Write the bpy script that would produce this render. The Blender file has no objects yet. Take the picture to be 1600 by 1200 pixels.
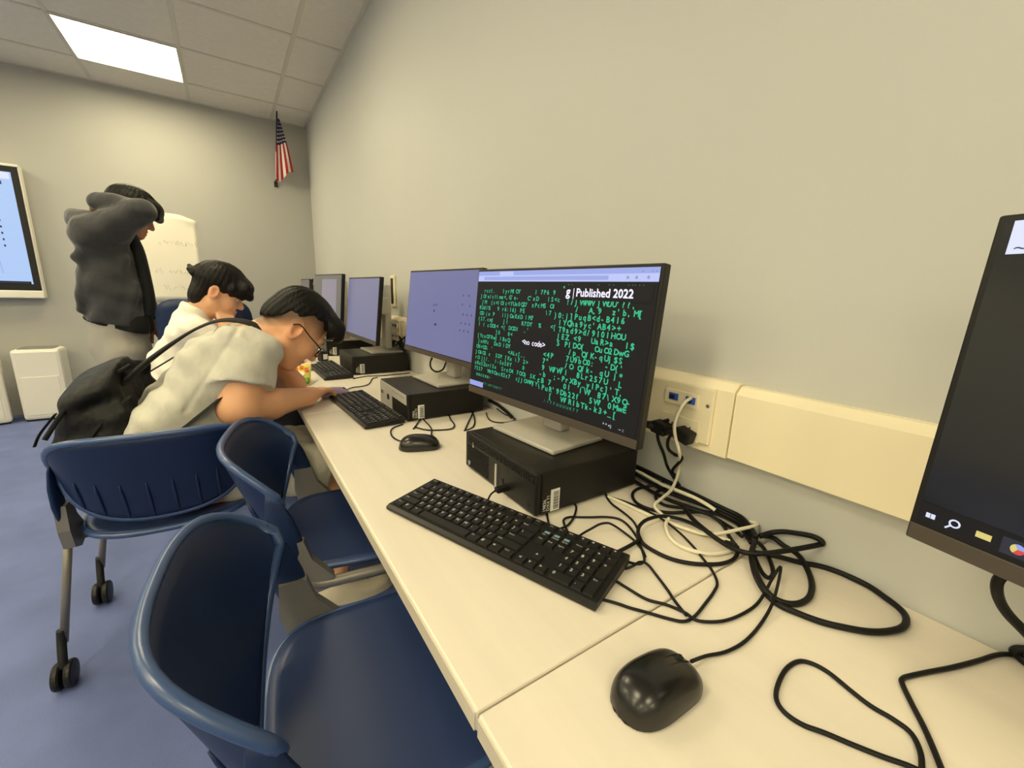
import bpy, bmesh, math, random
import numpy as np
from mathutils import Vector, Matrix

random.seed(7)
rng = np.random.default_rng(7)
S = bpy.context.scene
COL = S.collection

# ------------------------------------------------------------------ camera, world, lamps, exposure
CAM = Vector((0.0, 0.0, 1.101))
R_ = Vector((-0.5519, -0.8334, 0.0305)); W_ = Vector((0.8103, -0.5449, -0.2152))
W_.normalize(); R_ = (R_ - R_.dot(W_) * W_).normalized(); U_ = R_.cross(W_)
cd = bpy.data.cameras.new('camera'); cam = bpy.data.objects.new('camera', cd); COL.objects.link(cam)
cam.matrix_world = Matrix(((R_.x, U_.x, -W_.x, CAM.x), (R_.y, U_.y, -W_.y, CAM.y), (R_.z, U_.z, -W_.z, CAM.z), (0, 0, 0, 1)))
cd.sensor_width = 36; cd.lens = 653.09 / 1600 * 36; cd.clip_start = 0.02
S.camera = cam
w = bpy.data.worlds.new('world'); S.world = w; w.use_nodes = True
w.node_tree.nodes['Background'].inputs[0].default_value = (0.5, 0.5, 0.48, 1)
w.node_tree.nodes['Background'].inputs[1].default_value = 0.1
S.view_settings.view_transform = 'Standard'; S.view_settings.look = 'None'
S.view_settings.gamma = 1; S.view_settings.use_curve_mapping = False
S.view_settings.exposure = 0.0
LAMP = 24.0                       # strength of the ceiling panels
LAMP_RGB = (1.0, 0.88, 0.55)

ZD = 0.671; YW = -0.785; XB = 4.915; H = 2.605; YL = 5.2; XF = -3.4

# ------------------------------------------------------------------ materials
def srgb(r, g, b):
    f = lambda c: ((c / 255 + 0.055) / 1.055) ** 2.4 if c > 10 else c / 255 / 12.92
    return (f(r), f(g), f(b), 1)
class NT:
    def __init__(s, name):
        s.m = bpy.data.materials.new(name); s.m.use_nodes = True
        s.t = s.m.node_tree; s.b = s.t.nodes['Principled BSDF']
    def n(s, ty, **kw):
        o = s.t.nodes.new(ty)
        for k, v in kw.items():
            if k in o.inputs: o.inputs[k].default_value = v
            else: setattr(o, k, v)
        return o
    def l(s, a, ai, b, bi): s.t.links.new(a.outputs[ai], b.inputs[bi])
def mat(name, rgb, rough=0.5, metal=0.0, var=0.0, scale=(8, 8, 8), bump=0.0, bscale=None, spec=0.5, detail=3.0, coat=0.0, sheen=0.0, bdist=0.01):
    N = NT(name); b = N.b
    c = rgb if len(rgb) == 4 else (*rgb, 1)
    b.inputs['Base Color'].default_value = c; b.inputs['Roughness'].default_value = rough
    b.inputs['Metallic'].default_value = metal; b.inputs['Specular IOR Level'].default_value = spec
    if coat: b.inputs['Coat Weight'].default_value = coat; b.inputs['Coat Roughness'].default_value = 0.15
    if sheen: b.inputs['Sheen Weight'].default_value = sheen
    if var or bump:
        tc = N.n('ShaderNodeTexCoord')
    if var:
        mp = N.n('ShaderNodeMapping'); mp.inputs['Scale'].default_value = scale
        nz = N.n('ShaderNodeTexNoise', Scale=1.0, Detail=detail)
        N.l(tc, 'Object', mp, 'Vector'); N.l(mp, 0, nz, 'Vector')
        rp = N.n('ShaderNodeValToRGB'); rp.color_ramp.elements[0].position = 0.3; rp.color_ramp.elements[1].position = 0.7
        rp.color_ramp.elements[0].color = tuple(x * (1 - var) for x in c[:3]) + (1,)
        rp.color_ramp.elements[1].color = tuple(min(1, x * (1 + var)) for x in c[:3]) + (1,)
        N.l(nz, 0, rp, 0); N.l(rp, 0, b, 'Base Color')
    if bump:
        mp2 = N.n('ShaderNodeMapping'); bs = bscale or (60, 60, 60); mp2.inputs['Scale'].default_value = bs
        nz2 = N.n('ShaderNodeTexNoise', Scale=1.0, Detail=3.0)
        N.l(tc, 'Object', mp2, 'Vector'); N.l(mp2, 0, nz2, 'Vector')
        bp = N.n('ShaderNodeBump', Strength=bump, Distance=bdist); N.l(nz2, 0, bp, 'Height'); N.l(bp, 0, b, 'Normal')
    return N.m
def emit(name, rgb, st=1.0, gloss=0.35, spec=0.4):
    N = NT(name); c = rgb if len(rgb) == 4 else (*rgb, 1)
    N.b.inputs['Base Color'].default_value = (0.01, 0.01, 0.012, 1); N.b.inputs['Roughness'].default_value = gloss
    N.b.inputs['Specular IOR Level'].default_value = spec
    N.b.inputs['Emission Color'].default_value = c; N.b.inputs['Emission Strength'].default_value = st
    return N.m
M = {}
M['wall'] = mat('painted wall', srgb(198, 198, 194), 0.55, var=0.015, scale=(1.2, 1.2, 1.2), bump=0.12, bscale=(220, 220, 220), bdist=0.001, spec=0.35)
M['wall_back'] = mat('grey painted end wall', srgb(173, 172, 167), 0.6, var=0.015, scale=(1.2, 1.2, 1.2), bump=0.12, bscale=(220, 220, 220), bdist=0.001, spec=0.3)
M['tile'] = mat('ceiling tile', srgb(222, 216, 206), 0.9, var=0.03, scale=(30, 30, 30), bump=0.25, bscale=(160, 160, 160), bdist=0.002)
M['grid'] = mat('ceiling grid metal', srgb(206, 201, 190), 0.5)
M['floor'] = mat('blue carpet', srgb(96, 109, 160), 0.62, var=0.16, scale=(5, 5, 5), bump=0.35, bscale=(420, 420, 420), bdist=0.003, detail=6, spec=0.5)
M['laminate'] = mat('pale laminate', srgb(226, 217, 203), 0.42, var=0.035, scale=(1.6, 26, 10), detail=4)
M['edge'] = mat('table edge band', srgb(206, 196, 176), 0.5, var=0.03, scale=(2, 30, 30))
M['cream'] = mat('cream trunking plastic', srgb(248, 236, 204), 0.45)
M['cream2'] = mat('cream plate plastic', srgb(238, 227, 196), 0.4)
M['seam'] = mat('seam shadow plastic', srgb(120, 110, 85), 0.7)
M['jackblue'] = mat('blue jack plastic', srgb(50, 92, 190), 0.4)
M['black'] = mat('matte black plastic', srgb(24, 22, 21), 0.45, spec=0.35)
M['black2'] = mat('satin black casing', srgb(20, 18, 17), 0.42, spec=0.35, bump=0.1, bscale=(500, 500, 500), bdist=0.0005)
M['blackdeep'] = mat('deep black', srgb(12, 12, 12), 0.7)
M['cable'] = mat('black cable rubber', srgb(13, 12, 12), 0.5, spec=0.3)
M['cablew'] = mat('white cable jacket', srgb(225, 218, 196), 0.4)
M['key'] = mat('black keycap', srgb(30, 28, 27), 0.42, spec=0.35)
M['legend'] = mat('grey key lettering', srgb(205, 203, 200), 0.6)
M['legendblue'] = mat('blue grey key print', srgb(110, 150, 165), 0.6)
M['chin'] = mat('dark taupe bezel bar', srgb(70, 62, 54), 0.45)
M['silver'] = mat('silver painted plastic', srgb(186, 182, 174), 0.38, metal=0.15)
M['white'] = mat('white plastic', srgb(226, 222, 212), 0.4)
M['whitesheet'] = mat('white paper sheet', srgb(236, 230, 214), 0.75, var=0.015, scale=(3, 3, 3))
M['ink'] = mat('faint marker ink', srgb(196, 192, 184), 0.8)
M['mouse'] = mat('glossy black mouse shell', srgb(22, 20, 19), 0.27, spec=0.55)
M['label'] = mat('white sticker', srgb(228, 226, 220), 0.5)
M['inkblack'] = mat('printed black ink', srgb(20, 20, 20), 0.6)
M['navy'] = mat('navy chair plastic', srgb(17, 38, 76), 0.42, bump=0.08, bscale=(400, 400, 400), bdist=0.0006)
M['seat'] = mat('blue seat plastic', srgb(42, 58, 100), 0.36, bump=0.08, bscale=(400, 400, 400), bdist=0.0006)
M['rim'] = mat('rim plastic with painted edge light', srgb(54, 78, 124), 0.32, spec=0.7)  # same plastic as the chair; light on the edges painted in as paler blue
M['taupe'] = mat('taupe painted steel', srgb(132, 127, 120), 0.36, metal=0.3)
M['steel'] = mat('brushed steel', srgb(190, 186, 178), 0.3, metal=0.9)
M['shirt'] = mat('pale grey cotton', srgb(196, 193, 180), 0.9, var=0.03, scale=(40, 40, 40), bump=0.45, bscale=(14, 20, 11), bdist=0.02, sheen=0.2)
M['shorts'] = mat('stone grey shorts cloth', srgb(190, 184, 168), 0.9, bump=0.5, bscale=(16, 16, 16), bdist=0.02)
M['whiteshirt'] = mat('white shirt cotton', srgb(238, 232, 220), 0.9, bump=0.4, bscale=(14, 14, 14), bdist=0.02)
M['hoodie'] = mat('charcoal fleece', srgb(48, 48, 51), 0.95, var=0.08, scale=(60, 60, 60), bump=0.6, bscale=(11, 9, 6), bdist=0.03, sheen=0.3)
M['pants'] = mat('light grey trousers cloth', srgb(166, 162, 152), 0.9, bump=0.5, bscale=(12, 12, 6), bdist=0.02)
M['bag'] = mat('black nylon', srgb(15, 15, 14), 0.6, spec=0.3, bump=0.8, bscale=(9, 14, 9), bdist=0.03)
M['blackcloth'] = mat('black cloth', srgb(16, 16, 17), 0.9)
M['hair'] = mat('black hair', srgb(11, 8, 7), 0.5, var=0.4, scale=(30, 30, 120), bump=0.5, bscale=(160, 160, 50), bdist=0.006, spec=0.22)
M['hairbrown'] = mat('dark brown hair', srgb(17, 12, 9), 0.5, var=0.4, scale=(40, 40, 90), bump=0.5, bscale=(130, 130, 40), bdist=0.006, spec=0.22)
M['shoe'] = mat('cream sneaker rubber', srgb(226, 214, 186), 0.55)
M['eye'] = mat('eye white', srgb(225, 220, 212), 0.2)
M['iris'] = mat('dark iris', srgb(22, 14, 10), 0.15)
M['purple'] = mat('mauve mouse shell', srgb(150, 130, 158), 0.3)
M['green'] = mat('green foil', srgb(86, 150, 44), 0.3)
M['yellow'] = mat('yellow foil', srgb(240, 216, 92), 0.3)
M['red'] = mat('red foil print', srgb(214, 92, 52), 0.35)
M['flagred'] = mat('flag red cloth', srgb(168, 36, 44), 0.85)
M['flagwhite'] = mat('flag white cloth', srgb(238, 226, 216), 0.85)
M['flagblue'] = mat('flag dark blue cloth', srgb(34, 36, 66), 0.85)
M['darkwood'] = mat('dark flag staff', srgb(30, 24, 20), 0.5)
def skinmat(name):
    N = NT(name); a = N.n('ShaderNodeVertexColor', layer_name='Col'); N.l(a, 'Color', N.b, 'Base Color')
    N.b.inputs['Roughness'].default_value = 0.48; N.b.inputs['Subsurface Weight'].default_value = 0.08
    N.b.inputs['Subsurface Radius'].default_value = (0.01, 0.004, 0.002)
    return N.m
M['skin'] = skinmat('skin')
def glassmat():
    N = NT('clear lens'); N.b.inputs['Base Color'].default_value = (1, 1, 1, 1); N.b.inputs['Roughness'].default_value = 0.02
    N.b.inputs['Transmission Weight'].default_value = 1.0; N.b.inputs['IOR'].default_value = 1.05
    return N.m
M['glass'] = glassmat()
M['lamp'] = emit('lit ceiling panel', (*LAMP_RGB,), LAMP)
M['s_lav'] = emit('lavender lit screen', srgb(122, 124, 172), 0.8)
M['s_blue'] = emit('lilac lit screen', srgb(132, 132, 168), 0.75)
M['s_grey'] = emit('grey lit screen', srgb(112, 108, 102), 0.8)
M['s_lilac'] = emit('pale lilac lit window', srgb(150, 142, 156), 0.8)
M['s_black'] = emit('black lit screen', srgb(20, 19, 21), 0.8, gloss=0.4, spec=0.12)
M['s_dark'] = emit('dark lit screen', srgb(4, 4, 5), 0.6, gloss=0.14, spec=0.8)
M['s_bar'] = emit('browser bar lit', srgb(150, 164, 228), 1.0)
M['s_tab'] = emit('browser tab lit', srgb(186, 196, 246), 1.0)
M['s_white'] = emit('white lit page', srgb(222, 228, 250), 1.0)
M['s_txt'] = emit('white lit text', srgb(236, 232, 250), 1.1)
M['s_green'] = emit('green lit text', srgb(52, 190, 138), 1.0)
M['s_ink'] = emit('dark lit text', srgb(40, 40, 74), 0.9)
M['s_sky'] = emit('pale blue lit board', srgb(176, 206, 250), 0.95)
M['s_yel'] = emit('yellow lit icon', srgb(220, 206, 120), 1.0)
M['s_tile'] = emit('dim taskbar tile lit', srgb(38, 40, 54), 0.9)
M['s_red'] = emit('red lit icon', srgb(220, 70, 60), 1.0)

# ------------------------------------------------------------------ mesh helpers
def link(name, me, m=None, parent=None, smooth=False, loc=None, rot=None):
    o = bpy.data.objects.new(name, me); COL.objects.link(o)
    if m is not None and me is not None:
        for x in (m if isinstance(m, (list, tuple)) else [m]): me.materials.append(M[x] if isinstance(x, str) else x)
    if parent: o.parent = parent
    if loc is not None: o.location = loc
    if rot is not None: o.rotation_euler = rot
    if smooth and me is not None:
        me.polygons.foreach_set('use_smooth', [True] * len(me.polygons))
    return o
def tag(o, label=None, cat=None, group=None, kind=None):
    if label: o['label'] = label
    if cat: o['category'] = cat
    if group: o['group'] = group
    if kind: o['kind'] = kind
    return o
def thing(name, label, cat, loc=(0, 0, 0), rz=0.0, group=None):
    o = bpy.data.objects.new(name, None); COL.objects.link(o)
    o.location = loc; o.rotation_euler = (0, 0, rz); o.empty_display_size = 0.05
    return tag(o, label, cat, group)
class MB:
    """collects shapes into one mesh"""
    def __init__(s): s.v = []; s.f = []; s.mi = []; s.cur = 0
    def add(s, vs, fs, T=None):
        n = len(s.v)
        for p in vs:
            q = Vector(p)
            if T is not None: q = T @ q
            s.v.append(tuple(q))
        for f in fs: s.f.append(tuple(i + n for i in f)); s.mi.append(s.cur)
        return s
    def box(s, c, d, T=None, ch=0.0):
        x, y, z = (k / 2 for k in d); cx, cy, cz = c
        if ch <= 0:
            vs = [(cx + a * x, cy + b * y, cz + e * z) for a in (-1, 1) for b in (-1, 1) for e in (-1, 1)]
            fs = [(0, 1, 3, 2), (4, 6, 7, 5), (0, 4, 5, 1), (2, 3, 7, 6), (0, 2, 6, 4), (1, 5, 7, 3)]
            return s.add(vs, fs, T)
        bm = bmesh.new(); bmesh.ops.create_cube(bm, size=1.0)
        for v in bm.verts: v.co = Vector((cx + v.co.x * d[0], cy + v.co.y * d[1], cz + v.co.z * d[2]))
        bmesh.ops.bevel(bm, geom=bm.edges[:], offset=ch, segments=2, profile=0.5, affect='EDGES')
        bm.verts.index_update()
        s.add([v.co.copy() for v in bm.verts], [[v.index for v in f.verts] for f in bm.faces], T); bm.free()
        return s
    def tube(s, pts, r, n=8, T=None, flat=None, closed=False, up=None):
        pts = [Vector(p) for p in pts]; m = len(pts); vs = []; fs = []
        rr = r if isinstance(r, (list, tuple)) else [r] * m
        prev = None
        for i, p in enumerate(pts):
            if closed: t = pts[(i + 1) % m] - pts[i - 1]
            else: t = pts[min(i + 1, m - 1)] - pts[max(i - 1, 0)]
            if t.length < 1e-9: t = Vector((0, 0, 1))
            t.normalize()
            if prev is None:
                a = Vector(up) if up else (Vector((0, 0, 1)) if abs(t.z) < 0.9 else Vector((1, 0, 0)))
                nrm = (a - a.dot(t) * t).normalized()
            else:
                nrm = prev - prev.dot(t) * t
                nrm = nrm.normalized() if nrm.length > 1e-6 else Vector((1, 0, 0))
            prev = nrm; bi = t.cross(nrm)
            for k in range(n):
                an = 2 * math.pi * k / n
                e1, e2 = (1, 1) if flat is None else flat
                vs.append(p + (nrm * math.cos(an) * e1 + bi * math.sin(an) * e2) * rr[i])
        for i in range(m if closed else m - 1):
            j = (i + 1) % m
            for k in range(n):
                fs.append((i * n + k, i * n + (k + 1) % n, j * n + (k + 1) % n, j * n + k))
        if not closed:
            fs.append(tuple(range(n - 1, -1, -1))); fs.append(tuple((m - 1) * n + k for k in range(n)))
        return s.add(vs, fs, T)
    def lathe(s, prof, n=20, T=None):
        vs = []; fs = []; m = len(prof)
        for (r, z) in prof:
            for k in range(n): vs.append((r * math.cos(2 * math.pi * k / n), r * math.sin(2 * math.pi * k / n), z))
        for i in range(m - 1):
            for k in range(n): fs.append((i * n + k, i * n + (k + 1) % n, (i + 1) * n + (k + 1) % n, (i + 1) * n + k))
        fs.append(tuple(range(n - 1, -1, -1))); fs.append(tuple((m - 1) * n + k for k in range(n)))
        return s.add(vs, fs, T)
    def prism(s, poly, a, b, axis=0, T=None):
        """poly in the two other axes, extruded from a to b along axis"""
        n = len(poly); vs = []
        for t in (a, b):
            for (u, v) in poly: vs.append((t, u, v) if axis == 0 else ((u, t, v) if axis == 1 else (u, v, t)))
        fs = [tuple(range(n - 1, -1, -1)), tuple(range(n, 2 * n))] + [(i, (i + 1) % n, n + (i + 1) % n, n + i) for i in range(n)]
        return s.add(vs, fs, T)
    def grid(s, fn, nu, nv, T=None):
        vs = [fn(i / (nu - 1), j / (nv - 1)) for j in range(nv) for i in range(nu)]
        fs = [(j * nu + i, j * nu + i + 1, (j + 1) * nu + i + 1, (j + 1) * nu + i) for j in range(nv - 1) for i in range(nu - 1)]
        return s.add(vs, fs, T)
    def mesh(s, name='m', fix=True):
        me = bpy.data.meshes.new(name); me.from_pydata(s.v, [], s.f)
        me.polygons.foreach_set('material_index', s.mi); me.update()
        if fix:
            bm = bmesh.new(); bm.from_mesh(me); bmesh.ops.recalc_face_normals(bm, faces=bm.faces[:]); bm.to_mesh(me); bm.free()
        return me
    def build(s, name, m, parent=None, smooth=False, loc=None, rot=None, fix=True):
        return link(name, s.mesh(name, fix), m, parent, smooth, loc, rot)
def autosmooth(o, ang=40):
    me = o.data
    me.polygons.foreach_set('use_smooth', [True] * len(me.polygons))
    bm = bmesh.new(); bm.from_mesh(me)
    for e in bm.edges:
        if len(e.link_faces) == 2 and e.calc_face_angle(0) > math.radians(ang): e.smooth = False
    bm.to_mesh(me); bm.free()
    return o
def spline(pts, n=6, closed=False):
    P = [Vector(p) for p in pts]; m = len(P); out = []
    for i in range(m if closed else m - 1):
        if closed: a, b, c, d = P[i - 1], P[i], P[(i + 1) % m], P[(i + 2) % m]
        else: a, b, c, d = P[max(i - 1, 0)], P[i], P[i + 1], P[min(i + 2, m - 1)]
        for k in range(n):
            t = k / n
            out.append(0.5 * ((2 * b) + (c - a) * t + (2 * a - 5 * b + 4 * c - d) * t * t + (3 * b - a - 3 * c + d) * t ** 3))
    if not closed: out.append(P[-1])
    return out
# text: glyph shapes from the built-in font
_gl = {}
def glyph(txt):
    if txt in _gl: return _gl[txt]
    cu = bpy.data.curves.new('t', 'FONT'); cu.body = txt; cu.resolution_u = 2; cu.size = 1.0
    o = bpy.data.objects.new('t', cu); COL.objects.link(o)
    dg = bpy.context.evaluated_depsgraph_get(); me = bpy.data.meshes.new_from_object(o.evaluated_get(dg))
    vs = [(v.co.x, v.co.y) for v in me.vertices]; fs = [tuple(p.vertices) for p in me.polygons]
    bpy.data.objects.remove(o); bpy.data.curves.remove(cu); bpy.data.meshes.remove(me)
    _gl[txt] = (vs, fs); return _gl[txt]
def text(mb, txt, o, ux, uy, size, adv=None, bold=0.0):
    """flat lettering: o = lower left corner, ux/uy = unit directions"""
    o = Vector(o); ux = Vector(ux); uy = Vector(uy)
    items = [(txt, 0.0)] if adv is None else [(c, i * adv) for i, c in enumerate(txt) if c != ' ']
    for c, dx in items:
        vs, fs = glyph(c)
        if not vs: continue
        off = [(0, 0)] + ([(bold, 0), (0, bold)] if bold else [])
        for (bx, by) in off:
            mb.add([o + ux * (dx + (x + bx) * size) + uy * ((y + by) * size) for x, y in vs], fs)

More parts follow.
